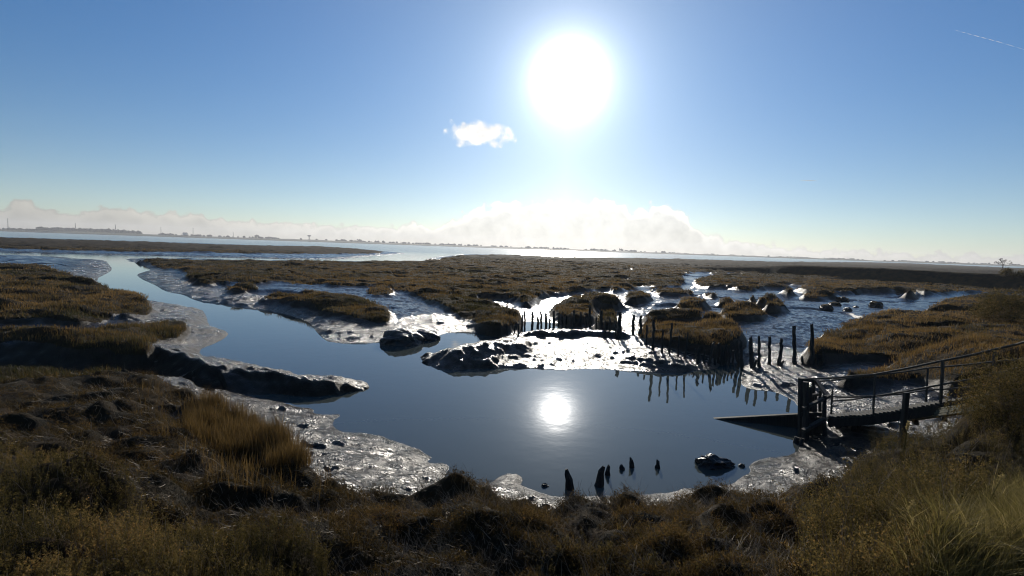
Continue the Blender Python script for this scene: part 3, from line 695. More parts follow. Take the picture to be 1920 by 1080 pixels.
# ---- rows of old timber posts
GA_ = 'old timber posts along the far side of the creek'
GB_ = 'old timber posts on the mud by the sluice'
GC_ = 'cluster of dark stakes at the foot of the grassy islet'
GD_ = 'thin stakes standing in the sunlit pool'
POSTS = [
 (1382, 637, 1384, 689, 7, GB_, 'crooked tall post at the waterline, leftmost of the pair before the pale mud spur'),
 (1390, 638, 1391, 694, 7, GB_, 'straight tall post at the waterline, right of the crooked one of the pair'),
 (1408, 631, 1411, 689, 9, GB_, 'thick post with a stub of timber at its foot, first on the pale mud spur'),
 (1423, 629, 1424, 688, 6, GB_, 'thin straight post just right of the thick post with a stub'),
 (1443, 631, 1443, 684, 6, GB_, 'upright post in the middle of the pale mud spur'),
 (1466, 634, 1461, 685, 7, GB_, 'leaning post with a broken spur of wood at its foot'),
 (1489, 612, 1490, 681, 8, GB_, 'second tallest post of the mud row, between the leaning post and the tallest'),
 (1522, 606, 1523, 681, 8, GB_, 'tallest post of the row, against the tip of the right bank'),
 (1543, 657, 1544, 683, 5, GB_, 'short post in the shade of the right bank, last of the row'),
 (1504, 669, 1504, 683, 5, GB_, 'low stump between the two tallest posts'),
 (1532, 664, 1532, 682, 5, GB_, 'low stump just right of the tallest post'),
 (1338, 640, 1330, 684, 6, GC_, 'leftmost stake of the dark cluster, leaning right'),
 (1341, 648, 1340, 684, 5, GC_, 'short upright stake second from the left in the dark cluster'),
 (1349, 643, 1346, 681, 7, GC_, 'stout stake in the middle of the dark cluster'),
 (1354, 648, 1352, 686, 6, GC_, 'stake just right of the stout one in the dark cluster'),
 (1356, 658, 1357, 684, 5, GC_, 'shortest stake of the dark cluster'),
 (1362, 646, 1361, 683, 6, GC_, 'rightmost tall stake of the dark cluster'),
 (1303, 651, 1304, 672, 4, GC_, 'thin stake left of the forked stake below the islet'),
 (1312, 650, 1309, 678, 7, GC_, 'short forked looking stake below the middle of the islet'),
 (1290, 622, 1284, 672, 4, GC_, 'thin leaning stake on the shaded face of the islet'),
 (1260, 603, 1255, 664, 5, GA_, 'leaning post before the grassy islet, its top above the turf'),
 (1226, 598, 1224, 656, 6, GA_, 'upright post before the left shoulder of the grassy islet'),
 (1202, 588, 1200, 625, 6, GA_, 'right one of two thick posts at the left end of the islet'),
 (1188, 586, 1187, 627, 6, GA_, 'left one of two thick posts at the left end of the islet'),
 (1162, 581, 1161, 628, 9, GA_, 'thickest post of the upper row, at the right edge of the white mud'),
 (1144, 593, 1143, 618, 5, GA_, 'shorter post close left of the thickest post'),
 (1128, 577, 1127, 616, 6, GA_, 'post before the square grassy block'),
 (1106, 567, 1106, 611, 6, GA_, 'post left of the square grassy block'),
 (1089, 582, 1089, 611, 4, GA_, 'thin post before the right half of the dark mound'),
 (1076, 578, 1076, 609, 5, GA_, 'post before the middle of the dark mound'),
 (1062, 589, 1062, 606, 4, GD_, 'low stake before the left half of the dark mound'),
 (1048, 582, 1048, 606, 4, GD_, 'stake at the right edge of the sunlit pool'),
 (1038, 580, 1038, 610, 5, GD_, 'taller stake second from the right in the sunlit pool'),
 (1024, 583, 1024, 609, 5, GD_, 'right stake of the trio in the middle of the sunlit pool'),
 (1014, 580, 1015, 610, 4, GD_, 'middle stake of the trio in the sunlit pool'),
 (1009, 592, 1009, 611, 5, GD_, 'stout low stake of the trio in the sunlit pool'),
 (999, 580, 998, 613, 5, GD_, 'tall stake in the left half of the sunlit pool'),
 (984, 580, 984, 615, 4, GD_, 'thin tall stake at the left edge of the sunlit pool'),
 (980, 586, 979, 617, 4, GD_, 'thin stake close left of the edge of the sunlit pool'),
 (972, 604, 972, 630, 4, GD_, 'stake on the small pale spit below the pool'),
 (965, 606, 965, 624, 3, GD_, 'thinnest stake on the small pale spit below the pool'),
 (951, 608, 951, 628, 4, GD_, 'leftmost stake of all, on the point of the small pale spit'),
 (1155, 600, 1154, 632, 4, GA_, 'thin post close left of the thickest post, leaning on it'),
 (1135, 598, 1134, 622, 4, GA_, 'low thin post between two before the square grassy block'),
 (1118, 592, 1118, 616, 4, GA_, 'low stake just left of the square grassy block'),
 (1098, 590, 1098, 612, 4, GA_, 'low stake at the right foot of the dark mound'),
 (1213, 606, 1212, 646, 4, GA_, 'thin stake left of the upright post before the islet shoulder'),
 (1243, 615, 1241, 662, 4, GA_, 'thin stake between the two taller posts before the islet'),
 (1274, 628, 1271, 668, 4, GA_, 'short thin stake low on the shaded islet face'),
 (1321, 655, 1320, 682, 4, GC_, 'thin stake just left of the dark cluster'),
 (1368, 652, 1367, 684, 4, GC_, 'thin stake trailing the dark cluster on its right'),
 (1375, 655, 1374, 684, 4, GC_, 'last thin stake before the crooked tall post'),
 (1031, 594, 1031, 611, 4, GD_, 'low stake between the trio and the taller stake of the pool'),
 (1054, 590, 1055, 607, 4, GD_, 'low leaning stake at the left foot of the dark mound'),
 (951, 560, 951, 575, 3, GD_, 'lone sapling like stake on the grassy ridge left of the pool'),
]
for tx, ty, bx, by, w, g, lab in POSTS:
    o, b, D = post('timber_post', lab, 'post', g, tx, ty, bx, by, w * .88)
    if lab.startswith('leaning post with') or lab.startswith('thick post with'):
        s = D / F0; m = MB()
        q = np.array([8, 0, 9.]) * s if lab.startswith('leaning') else np.array([7, 0, 14.]) * s
        m.add(tube([(0, 0, -.1), q * .5 + (.01, 0, 0), q], [3.4 * s, 3 * s, 1.6 * s], 7)); m.build('spur', M_post, o)

STUMPS = [(1063, 880, 1068, 916, 15, 'largest rotten stump in the water, broad at its foot, leftmost of the near stumps'),
          (1130, 874, 1122, 911, 15, 'leaning pointed stump with a wide foot, second of the near stumps'),
          (1141, 872, 1140, 890, 9, 'short stump touching the right side of the leaning pointed stump'),
          (1165, 871, 1166, 880, 9, 'smallest stump, a low nub between the two pairs of near stumps'),
          (1182, 858, 1184, 876, 9, 'pointed slim stump standing fourth along the near water'),
          (1233, 862, 1233, 877, 8, 'slim stump furthest right, standing clear of the other near stumps')]
for tx, ty, bx, by, w, lab in STUMPS:
    b = np.array([*at(bx, by, 0), 0.0]); D = depth(b); t = W3(tx, ty, D) - b; r = w * 1.2 / 2 / F0 * D
    pts = [t * f + np.array([rp.uniform(-.2, .2), rp.uniform(-.2, .2), 0]) * r for f in (-.8, -.2, .15, .45, .75, 1)]
    rad = [r * 1.1, r * 1.05, r * .95, r * .75, r * .55, r * .22]
    V, F = tube(pts, rad, 9); V = [np.array(v) * 1.0 + np.array([rp.uniform(-1, 1), rp.uniform(-1, 1), rp.uniform(-1, 1)]) * r * .12 for v in V]
    o = MB().add((V, F)).build('rotten_stump', M_post); o.location = b
    tag(o, lab, 'stump', 'rotten stumps in the near water')

# ---- lumps lying in the creek and on the flats
def lump(name, lab, cat, px, py, wpx, hpx, dpx=None, mat=None, group=None, tail=0, water=False, sub=4, seed=0):
    b = np.array([*at(px, py, 0), 0.0]) if water else hit(px, py)
    D = depth(b); s = D / F0
    bm = bmesh.new(); bmesh.ops.create_icosphere(bm, subdivisions=sub, radius=1)
    w = wpx * s / 2; h = hpx * s; d = (dpx * s / 2) if dpx else w
    for v in bm.verts:
        c = v.co; n = float(fbm(np.array([c.x * 1.6 + seed]), np.array([c.y * 1.6 + c.z * 1.9]), seed, 4)[0])
        k = 1 + (.16 if cat == 'mud mound' else .34) * n
        x = c.x * w * k; y = c.y * d * k; z = c.z * k
        if tail and c.x > .2: z *= max(.18, 1 - tail * (c.x - .2)); x += w * .8 * (c.x - .2)
        v.co = (x, y, z * h if z > 0 else z * h * (2.2 if cat == 'mud mound' else .5))
    me = bpy.data.meshes.new(name); bm.to_mesh(me); bm.free()
    o = link_mesh(name, me, mat); o.location = b
    return tag(o, lab, cat, group)
M_clod = mat_plain('wet_clod', (.018, .016, .013), (.05, .042, .034), 9, .45, .45, .9)
M_turf = mat_plain('clod_turf', (.03, .024, .012), (.085, .055, .022), 7, .9, .15, .9)
lump('boulder', 'dark weedy boulder lying in the near water below the sluice', 'boulder', 1332, 872, 52, 20, 40, M_clod, tail=.55, water=True, seed=3)
lump('mud_mound', 'dark rounded mound of bare mud at the creek edge below the grassy ridge', 'mud mound', 752, 638, 80, 24, 70, M_clod, 'bare mud mounds at the creek edge', seed=12).location.z -= .06
lump('mud_mound', 'smaller knobbly mud mound at the point right of the dark rounded one', 'mud mound', 797, 631, 54, 15, 50, M_clod, 'bare mud mounds at the creek edge', seed=15).location.z -= .06
lump('stone', 'small dark stone awash at the edge of the mud, right of the boulder', 'stone', 1391, 874, 12, 5, 10, M_clod, water=True, sub=3, seed=5)
lump('stone', 'small dark stone where the near bank meets the mud spur', 'stone', 1022, 911, 12, 5, 9, M_clod, group=None, sub=3, seed=8)
for i, (px, py, w, h, lab) in enumerate([
  (1549, 579, 20, 9, 'rounded clod with a grass cap, leftmost of the clods on the wide mudflat'),
  (1565, 572, 18, 6, 'low wide clod behind the rounded one on the mudflat'),
  (1579, 565, 20, 8, 'clod beside the end of the long low tussock on the mudflat'),
  (1589, 584, 13, 7, 'small peaked clod, nearest of the clods on the mudflat'),
  (1642, 576, 20, 9, 'round clod standing alone at the right of the mudflat'),
  (1605, 577, 8, 3, 'tiniest clod, between the peaked one and the lone round one')]):
    o = lump('mud_clod', lab, 'mud clod', px, py, w, h, w * 1.5, M_clod, 'clods standing on the wide mudflat', sub=3, seed=20 + i)
    if w > 15:
        me = o.data.copy(); c = link_mesh('turf_cap', me, None, o); me.materials.clear(); me.materials.append(M_turf); c.scale = (.82, .82, .5); c.location = (0, 0, h * depth(o.location) / F0 * .58)

# ---- gangway with rails leading to the sluice head
def build_gangway():
    near = [(1503, 711, 13.0), (1637, 702, 12.3), (1763, 678, 11.3), (1905, 648, 10.0), (1990, 622, 9.2)]
    mid = [(1548, 743, 12.75), (1637, 743, 12.3), (1763, 721, 11.3), (1875, 699, 10.25), (1990, 668, 9.2)]
    farr = [(1524, 716, 13.7), (1637, 703, 13.2), (1737, 691, 12.7), (1884, 677, 11.9), (1990, 664, 11.3)]
    farm = [(1558, 752, 13.5), (1637, 743, 13.2), (1737, 732, 12.7), (1875, 719, 11.95), (1990, 705, 11.3)]
    nb = [(1553, 783, 12.7), (1637, 778, 12.3), (1713, 766, 11.7), (1763, 757, 11.3), (1935, 730, 9.75)]
    fb = [(1553, 779, 13.4), (1637, 769, 13.2), (1713, 759, 12.85), (1763, 752, 12.55), (1935, 731, 11.6)]
    g = lambda P: np.array([W3(*p) for p in P])
    N, Mi, Fr, Fm, NB, FB = map(g, (near, mid, farr, farm, nb, fb))
    t = thing('gangway', 'long weathered timber gangway with handrails leading from the bank to the sluice', 'gangway', NB[1])
    o0 = NB[1]
    # deck: planks laid across
    m = MB(); rr = random.Random(2); n = 46
    ss = np.linspace(0, 1, n + 1)
    def along(P, s):
        L = np.concatenate([[0], np.cumsum(np.linalg.norm(np.diff(P, axis=0), axis=1))]); L /= L[-1]
        return np.array([np.interp(s, L, P[:, k]) for k in range(3)])
    for a, b in zip(ss[:-1], ss[1:]):
        c = (a + b) / 2; A = along(NB, c); B = along(FB, c); e = np.linalg.norm(along(NB, b) - along(NB, a))
        d = (A - B) / np.linalg.norm(A - B); lift = np.array([0, 0, rr.uniform(-.008, .008)])
        m.bar(A + d * rr.uniform(.01, .06) - o0 + lift, B - d * rr.uniform(.01, .06) - o0 + lift, e * .9, .045)
    m.build('deck', M_deck, t)
    for P in (NB, FB):
        m = MB(); Q = P.copy(); Q[:, 2] -= .13
        for a, b in zip(Q[:-1], Q[1:]): m.bar(a - o0, b - o0, .08, .20)
        m.build('beam', M_post, t)
    for P, w in ((N, .05), (Mi, .042), (Fr, .045), (Fm, .04)):
        m = MB(); jit = random.Random(len(P) * 7 + int(w * 1000)); pts = []
        for a, b in zip(P[:-1], P[1:]):
            for f in np.linspace(0, 1, 5)[:-1]: pts.append(a + (b - a) * f + np.array([0, 0, -.02 * math.sin(math.pi * f) + jit.uniform(-.008, .008)]))
        pts.append(P[-1]); m.add(tube(np.array(pts) - o0, w / 2, 7)); m.build('handrail', M_rail, t)
    def upright(px, yt, yb, D, w, lab=None):
        a = W3(px, yb, D) - o0; b = W3(px, yt, D) - o0; b[:2] = a[:2] + (b[:2] - a[:2]) * .4
        w *= .62; m = MB(); m.bar(a, b, w, w, (0, 1, 0)); o = m.build('rail_post', M_rail if w < .1 else M_post, t, bevel=.008)
        if lab: o['label'] = lab
    upright(1558, 729, 786, 13.4, .065); upright(1637, 702, 775, 13.2, .075); upright(1736, 689, 756, 12.7, .065)
    upright(1763, 676, 762, 11.3, .085); upright(1637, 702, 786, 12.3, .06); upright(1860, 660, 748, 10.35, .085)
    b = hit(1690, 838); a = W3(1690, 733, depth(b)); a[:2] = b[:2]
    MB().bar(b - o0 - (0, 0, .4), a - o0, .085, .085, (0, 1, 0)).build('support_post', M_post, t, bevel=.01)
    for px, py, D in ((1600, 780, 12.7),):
        a = W3(px, py, D); z = float(ground([a[0]], [a[1]])[0][0])
        MB().bar(np.array([a[0], a[1], z - .4]) - o0, a - o0 - (0, 0, .1), .13, .13, (0, 1, 0)).build('support_post', M_post, t, bevel=.01)

    # sluice head: frame of heavy piles
    D0 = 12.95
    s = thing('sluice_frame', 'black timber sluice head of heavy upright piles with sloping braces at the water', 'sluice frame', W3(1500, 850, D0))
    o1 = np.array(s.location)
    def pile(px, yt, yb, D, w, pxb=None, name='pile', m_=None):
        a = W3(pxb or px, yb, D) - o1; b = W3(px, yt, D) - o1
        MB().add(tube([a - (0, 0, .5), a, (a + b) / 2 + (rp.uniform(-.01, .01), 0, 0), b], [w * .56, w * .55, w * .52, w * .48], 8)).build(name, m_ or M_post, s)
    pile(1503, 709, 838, 12.95, .17); pile(1511, 716, 822, 12.5, .14); pile(1496, 820, 850, 12.5, .16, 1488)
    pile(1525, 716, 792, 13.5, .10); pile(1520, 726, 800, 13.0, .09); pile(1538, 732, 782, 13.3, .08); pile(1546, 741, 824, 12.6, .10); pile(1530, 742, 786, 13.3, .07); pile(1505, 822, 846, 12.3, .10, 1499)
    def brace(a, b, w=.08, mat=M_rail, name='brace'): MB().bar(W3(*a) - o1, W3(*b) - o1, w, w * .8).build(name, mat, s)
    brace((1531, 714, 13.4), (1551, 743, 12.7), .09); brace((1506, 766, 12.45), (1556, 742, 12.65), .08); brace((1506, 808, 12.4), (1547, 785, 12.55), .10)
    brace((1500, 711, 13.0), (1534, 716, 13.6), .10, M_post, 'cross_beam'); brace((1504, 742, 12.9), (1538, 740, 13.4), .07, M_post, 'cross_beam'); brace((1502, 776, 12.9), (1545, 776, 12.7), .10, M_post, 'cross_beam')
    # sheet of planks across the sluice mouth
    m = MB()
    for i, px in enumerate(range(1508, 1546, 7)): m.bar(W3(px, 844 - i * 2.5, 12.75) - o1 - (0, 0, .5), W3(px, 782, 12.75) - o1, .085, .04, (0, 1, 0))
    m.build('sluice_board', M_post, s, bevel=.004)

    # wing wall: sloping timber wall running out into the creek
    tip = np.array([*at(1338, 784, 0), -.03]); root = np.array([*at(1506, 802, 0), 0.0]); d = root - tip; L = np.linalg.norm(d); d /= L
    w = thing('wing_wall', 'black timber wing wall sloping down into the creek from the sluice', 'wing wall', root)
    top = W3(1506, 777, depth(root))[2]
    nrm = np.array([-d[1], d[0], 0])
    # solid sloping face plank and its lit coping
    V = []
    for s_ in (-.05, .05):
        for q in (tip + (0, 0, 0), root + (0, 0, top)):
            for dz in (-.5, 0): V.append(q - root + nrm * s_ + np.array([0, 0, dz - (.5 if dz else 0)]))
    MB().add((V, [(0, 1, 3, 2), (4, 6, 7, 5), (1, 5, 7, 3), (0, 2, 6, 4), (0, 4, 5, 1), (2, 3, 7, 6)])).build('wall_face', M_post, w)
    m = MB(); a = tip - root + (0, 0, .012); b = np.array([0, 0, top + .022]); m.bar(a, b, .12, .04); m.build('coping', M_deck, w, bevel=.006)
build_gangway()

# ---- low boardwalk and loose boards in front of the scrub on the right
def build_boardwalk():
    P0 = np.array([hit(1694, 790), hit(1850, 762)]); P1 = np.array([hit(1706, 808), hit(1856, 780)])
    for P in (P0, P1): P[:, 2] = np.maximum(P[:, 2], .5) + .10
    o = P0[0]; t = thing('boardwalk', 'low mossy boardwalk of narrow planks beside the scrub under the gangway', 'boardwalk', o)
    m = MB(); rr = random.Random(4)
    for k in range(4):
        f = (k + .5) / 4; a = P0[0] * (1 - f) + P1[0] * f; b = P0[1] * (1 - f) + P1[1] * f
        m.bar(a - o, b - o + (0, 0, rr.uniform(-.01, .01)), np.linalg.norm(P0[0] - P1[0]) / 4 * .86, .04)
    m.build('plank', M_plank, t, bevel=.004)
    m = MB()
    for f in (.1, .5, .9):
        a = P0[0] * (1 - f) + P0[1] * f; b = P1[0] * (1 - f) + P1[1] * f
        m.bar(a - o - (0, 0, .075), b - o - (0, 0, .075), .09, .1); m.build('bearer', M_deck, t); m = MB()
    for i, (xa, ya, xb, yb, D, w, lab) in enumerate([
        (1676, 771, 1692, 769, 11.4, .05, 'short pale broken board in the shade below the gangway, leftmost'),
        (1699, 772, 1712, 769, 11.2, .05, 'short pale broken board just right of the support post'),
        (1718, 776, 1786, 769, 10.9, .07, 'long pale loose board lying beside the boardwalk'),
        (1722, 786, 1772, 780, 10.9, .06, 'narrow pale board nearest the front of the boardwalk'),
        (1766, 768, 1848, 754, 10.3, .06, 'longest pale board, half under the gangway by the scrub')]):
        a = W3(xa, ya, D); b = W3(xb, yb, D - .25)
        a, b = hit((xa), ya + 0), hit(xb, yb)
        for q in (a, b): q[2] += .05
        ob = MB().bar((0, 0, 0), b - a, w, .03).build('loose_board', M_plank, bevel=.004); ob.location = a
        tag(ob, lab, 'board', 'loose boards under the gangway')
build_boardwalk()

# ------------------------------------------------------------------ vegetation
def blades(P, h, w, lean, tint, rg, droop=.35):
    n = len(P); a = rg.uniform(0, 2 * np.pi, n); b = rg.uniform(0, 2 * np.pi, n)
    side = np.stack([np.cos(a), np.sin(a), 0 * a], 1) * (w * .5)[:, None]
    ld = np.stack([np.cos(b), np.sin(b), 0 * b], 1) * (lean * h)[:, None]
    up_ = np.array([0, 0, 1.0])
    mid = P + ld * .35 + up_ * (h * .55)[:, None]; tip = P + ld + up_ * (h * (1 - droop * lean))[:, None]
    V = np.stack([P - side, P + side, mid + side * .7, mid - side * .7, tip], 1).reshape(-1, 3)
    i = np.arange(n)[:, None] * 5
    return V, [i + np.array([0, 1, 2, 3]), i + np.array([3, 2, 4])], np.repeat(tint, 5)
def sprigs(P, h, nl, ll, lean, tint, rg, spread=.35, t0=.12, tipt=0):
    """leafy upright shoots: nl small leaves along a leaning stem"""
    n = len(P); b = rg.uniform(0, 2 * np.pi, n)
    ld = np.stack([np.cos(b), np.sin(b), 0 * b], 1) * (lean * h)[:, None]
    t = rg.uniform(t0, 1, (n, nl)) ** .8
    c = P[:, None] + ld[:, None] * (t ** 1.6)[..., None]; c[..., 2] += h[:, None] * t
    c = c + rg.normal(0, 1, (n, nl, 3)) * (spread * h[:, None] * (1.1 - .75 * t) * .33)[..., None]
    u = rg.normal(0, 1, (n, nl, 3)); u[..., 2] = np.abs(u[..., 2]) * .9 + .25; u /= np.linalg.norm(u, axis=2)[..., None]
    v = np.cross(u, rg.normal(0, 1, (n, nl, 3))); v /= np.linalg.norm(v, axis=2)[..., None] + 1e-9
    L_ = (ll[:, None] * rg.uniform(.6, 1.3, (n, nl)))[..., None]
    V = np.stack([c, c + u * L_ * .5 + v * L_ * .22, c + u * L_, c + u * L_ * .5 - v * L_ * .22], 2).reshape(-1, 3)
    i = np.arange(n * nl)[:, None] * 4
    tt = np.clip(tint[:, None] + tipt * (t - .55) + rg.normal(0, .13, (n, nl)), 0, 1)
    return V, [i + np.array([0, 1, 2, 3])], np.repeat(tt.ravel(), 4)
def twigs(P, h, w, lean, tint, rg, k=4):
    """thin bent stems, as narrow crossed strips"""
    n = len(P); b = rg.uniform(0, 2 * np.pi, n); d = np.stack([np.cos(b), np.sin(b), 0 * b], 1)
    t = np.linspace(0, 1, k)
    bend = rg.normal(0, .12, (n, k, 3)) * h[:, None, None]; bend[:, 0] = 0; bend = np.cumsum(bend, 1) * .5
    c = P[:, None] + d[:, None] * (lean * h)[:, None, None] * t[None, :, None] + bend; c[..., 2] += h[:, None] * t * np.sqrt(np.maximum(.05, 1 - np.minimum(lean, .97) ** 2))[:, None]
    s = np.cross(d, [0, 0, 1.0]); ww = (w[:, None] * (1 - .6 * t))[..., None] * .5
    q = (s * .8)[:, None] + np.array([0, 0, .6])
    V = np.stack([c - q * ww, c + q * ww], 2).reshape(-1, 3)
    i = (np.arange(n)[:, None] * k + np.arange(k - 1)[None]).reshape(-1, 1) * 2
    return V, [i + np.array([0, 1, 3, 2])], np.repeat(tint, 2 * k)
def join(parts):
    V = []; Q = []; T = []; A = []; o = 0
    for v, fs, a in parts:
        for f in fs: (Q if f.shape[1] == 4 else T).append(f + o)
        V.append(v); A.append(a); o += len(v)
    F = [np.concatenate(x) for x in (Q, T) if x]
    return np.concatenate(V), F, np.concatenate(A)
def stuff(name, parts, mat):
    V, F, A = join(parts); me = np_mesh(name, V, F, {'tint': A}, smooth=False)
    return tag(link_mesh(name, me, mat), kind='stuff')

cell_a = R(.105)
def scatter(mask, n, rg):
    idx = np.nonzero(mask)[0]
    if not len(idx): return np.zeros((0, 3)), np.zeros(0, int)
    k = rg.choice(idx, n)
    a = GA[k] + rg.uniform(-.5, .5, n) * cell_a * 2; r = GR[k] * np.exp(rg.uniform(-.5, .5, n) * .011)
    z = GV[k, 2]
    return np.stack([r * np.sin(a), r * np.cos(a), z], 1), k
inview = (GPX > -160) & (GPX < 2080) & (GPY < 1180) & (GR > 2.4)
def px_mask(P): return inpoly(GPX, GPY, P) & inview
SCRUB_R = [(1520, 1180), (1505, 1000), (1560, 930), (1625, 885), (1640, 848), (1700, 815), (1780, 780), (1850, 745), (1880, 700), (1925, 690), (2080, 660), (2080, 1180)]
TALL = [(1690, 1180), (1730, 1060), (1830, 985), (1925, 930), (2080, 880), (2080, 1180)]
SCRUB_L = [(-160, 846), (100, 852), (200, 880), (270, 930), (300, 1000), (480, 1015), (600, 1035), (640, 1180), (-160, 1180)]
CORD = [(345, 775), (385, 752), (470, 768), (518, 803), (556, 840), (580, 876), (500, 876), (420, 856), (350, 815)]
m_tall = px_mask(TALL) & (GC > .4); m_sr = px_mask(SCRUB_R) & ~m_tall & (GC > .5); m_sl = px_mask(SCRUB_L) & (GC > .5); m_cord = px_mask(CORD) & (GC > .3)
m_near = inview & (GC > .55) & (GR < 18.5) & ~m_sr & ~m_sl & ~m_tall & ~m_cord
m_far = inview & (GC > .5) & (GC < 1.5) & (GR >= 17) & (GR < 170) & ~m_sr & ~m_cord & ~m_sl

def patch(P, s, sc=1.0):
    return np.clip(.5 + .55 * fbm(P[:, 0] / sc, P[:, 1] / sc, s, 3), 0, 1)

rg = np.random.default_rng(21)
# 1. short saltmarsh grass over the flats, rusty and olive in patches
P, k = scatter(m_far, 105000, rg); q = rg.random(len(P)) < .25 + 1.1 * patch(P, 77, 1.8); P = P[q]; r = GR[k][q]
reps = 4; P = np.repeat(P, reps, 0); r = np.repeat(r, reps); P[:, :2] += rg.normal(0, 1, (len(P), 2)) * (.03 + .002 * r)[:, None]
h = rg.uniform(.08, .24, len(P)) * (.45 + 1.0 * patch(P, 5, 2.5)); w = np.maximum(.006, .0007 * r)
tint = np.clip(.02 + .5 * patch(P, 9, 5) + .45 * patch(P, 12, 22) + rg.normal(0, .12, len(P)), 0, 1)
P[:, 2] -= .02
stuff('saltmarsh_grass', [blades(P, h, w, rg.uniform(.1, .6, len(P)), tint, rg)], M_grass)
# 2. matted sea purslane on the near bank, with dead stems through it
P, k = scatter(m_near, 52000, rg); pt = patch(P, 15, .7)
keep = rg.random(len(P)) < .06 + .94 * sm(pt, .34, .62); P = P[keep]; pt = pt[keep]
h = rg.uniform(.04, .12, len(P)) * (.5 + .9 * pt)
V1 = sprigs(P - (0, 0, .01), h, 11, rg.uniform(.014, .028, len(P)), rg.uniform(.2, 1.0, len(P)), np.clip(.1 + .6 * patch(P, 19, 1.6) + rg.normal(0, .1, len(P)), 0, 1), rg, spread=.9)
stuff('sea_purslane', [V1], M_pursl)
P, k = scatter(m_near, 15000, rg); P = P[rg.random(len(P)) < 1.1 - .8 * patch(P, 15, .7)]; n = len(P)
stuff('dead_stems', [twigs(P + (0, 0, .03), rg.uniform(.08, .28, n), rg.uniform(.004, .009, n), rg.uniform(.6, .97, n), rg.uniform(0, 1, n), rg, 5)], M_stem)
P, k = scatter(m_near, 3600, rg); P = P[rg.random(len(P)) < sm(patch(P, 15, .7), .3, .6)]; P = np.repeat(P, 5, 0); n = len(P); P[:, :2] += rg.normal(0, .03, (n, 2))
stuff('wispy_grass', [blades(P, rg.uniform(.06, .2, n), np.full(n, .004), rg.uniform(.2, .9, n), np.clip(patch(P, 8, 1.5) + rg.normal(0, .15, n), 0, 1), rg)], M_grass)
# 3. scrub on the slopes left and right
def scrub(mask, n, hmin, hmax, seed, nl=42, name='seablite_scrub'):
    rg = np.random.default_rng(seed); P, k = scatter(mask, n, rg); pt = patch(P, seed, .9)
    kp = rg.random(n) < .35 + .8 * pt; P = P[kp]; pt = pt[kp]; n = len(P)
    h = (hmin + (hmax - hmin) * pt) * rg.uniform(.7, 1.2, n); P = P - (0, 0, .02)
    tint = np.clip(.12 + .6 * patch(P, seed + 3, 1.3) + rg.normal(0, .12, n), 0, 1)
    stuff(name, [sprigs(P, h, nl, rg.uniform(.012, .021, n), rg.uniform(.05, .45, n), tint, rg, spread=.13, t0=.06, tipt=.5)], M_scrub)
    q = rg.random(n) < .5
    return P[q], h[q]
Pr, hr = scrub(m_sr, 6500, .22, .62, 31, 62); Pl, hl = scrub(m_sl, 5200, .13, .40, 37, 56)
P = np.concatenate([Pr, Pl]); h = np.concatenate([hr, hl]); n = len(P)
stuff('scrub_stems', [twigs(P, h * 1.05, np.full(n, .006), rg.uniform(.1, .6, n), rg.uniform(0, .8, n), rg, 4)], M_stem)
m_mid = px_mask([(1000, 1180), (1010, 1030), (1150, 1000), (1500, 1010), (1530, 1180)]) & (GC > .5)
scrub(m_mid, 1100, .08, .22, 41, 24, 'dry_scrub')
# 4. stand of rusty cordgrass beside the mud
P, k = scatter(m_cord, 6500, rg); P = P[rg.random(len(P)) < .15 + patch(P, 45, .5)]; Q, k = scatter(m_near & px_mask([(230, 720), (700, 740), (720, 950), (430, 940), (260, 800)]), 900, rg); P = np.concatenate([P, Q[rg.random(len(Q)) < sm(patch(Q, 46, .8), .45, .75)]]); P = np.repeat(P, 3, 0); n = len(P); P[:, :2] += rg.normal(0, .04, (n, 2))
stuff('cordgrass', [blades(P, rg.uniform(.16, .5, n) * (.55 + .75 * patch(P, 44, .45)), np.full(n, .0065), rg.uniform(.05, .4, n), np.clip(rg.normal(.5, .22, n), 0, 1), rg)], M_cord)
# 5. tall bleached grass on the crest at the right
P, k = scatter(m_tall, 5200, rg); P = np.repeat(P, 5, 0); n = len(P); P[:, :2] += rg.normal(0, .05, (n, 2))
stuff('tall_grass', [blades(P, rg.uniform(.2, .5, n), np.full(n, .0045), rg.uniform(.25, .9, n), np.clip(rg.normal(.4, .25, n), 0, 1), rg)], M_tall)

# 6. plants one can tell apart
def leaf_bush(name, label, px, py, wpx, hpx, mat, leaf, n, cat='bush', group=None, twig=60, fill=1.0):
    b = hit(px, py); D = depth(b); s = D / F0; w = wpx * s / 2; h = hpx * s
    rg = np.random.default_rng(int(px)); t = thing(name, label, cat, b, group)
    u = rg.normal(0, 1, (n, 3)); u /= np.linalg.norm(u, axis=1)[:, None]; u[:, 2] = np.abs(u[:, 2])
    rr = rg.uniform(.35, 1, n) ** .5 * (1 + .35 * fbm(u[:, 0] * 3 + px, u[:, 1] * 3 + u[:, 2] * 2, 4, 3)) * fill
    c = u * rr[:, None] * np.array([w, w * .8, h]); o = np.zeros(n)
    V, F, A = sprigs(c, np.full(n, leaf * 2.5), 5, np.full(n, leaf), rg.uniform(.1, .8, n), np.clip(rg.normal(.5, .2, n), 0, 1), rg, .9)
    link_mesh('foliage', np_mesh('foliage', V, F, {'tint': A}, smooth=False), mat, t)
    V, F, A = twigs(np.zeros((twig, 3)) + rg.normal(0, .12, (twig, 3)) * (w, w, 0), rg.uniform(.6, 1.08, twig) * h, np.full(twig, max(.012, s * .9)), rg.uniform(.1, 1.0, twig) * w / max(h, .01) * .8, rg.uniform(0, .4, twig), rg, 5)
    link_mesh('stem', np_mesh('stem', V, F, {'tint': A}, smooth=False), M_stem, t)
    return t
leaf_bush('bush', 'big rounded brown bush on the right bank at the edge of the view', 1892, 606, 130, 52, M_scrub, .09, 2600)
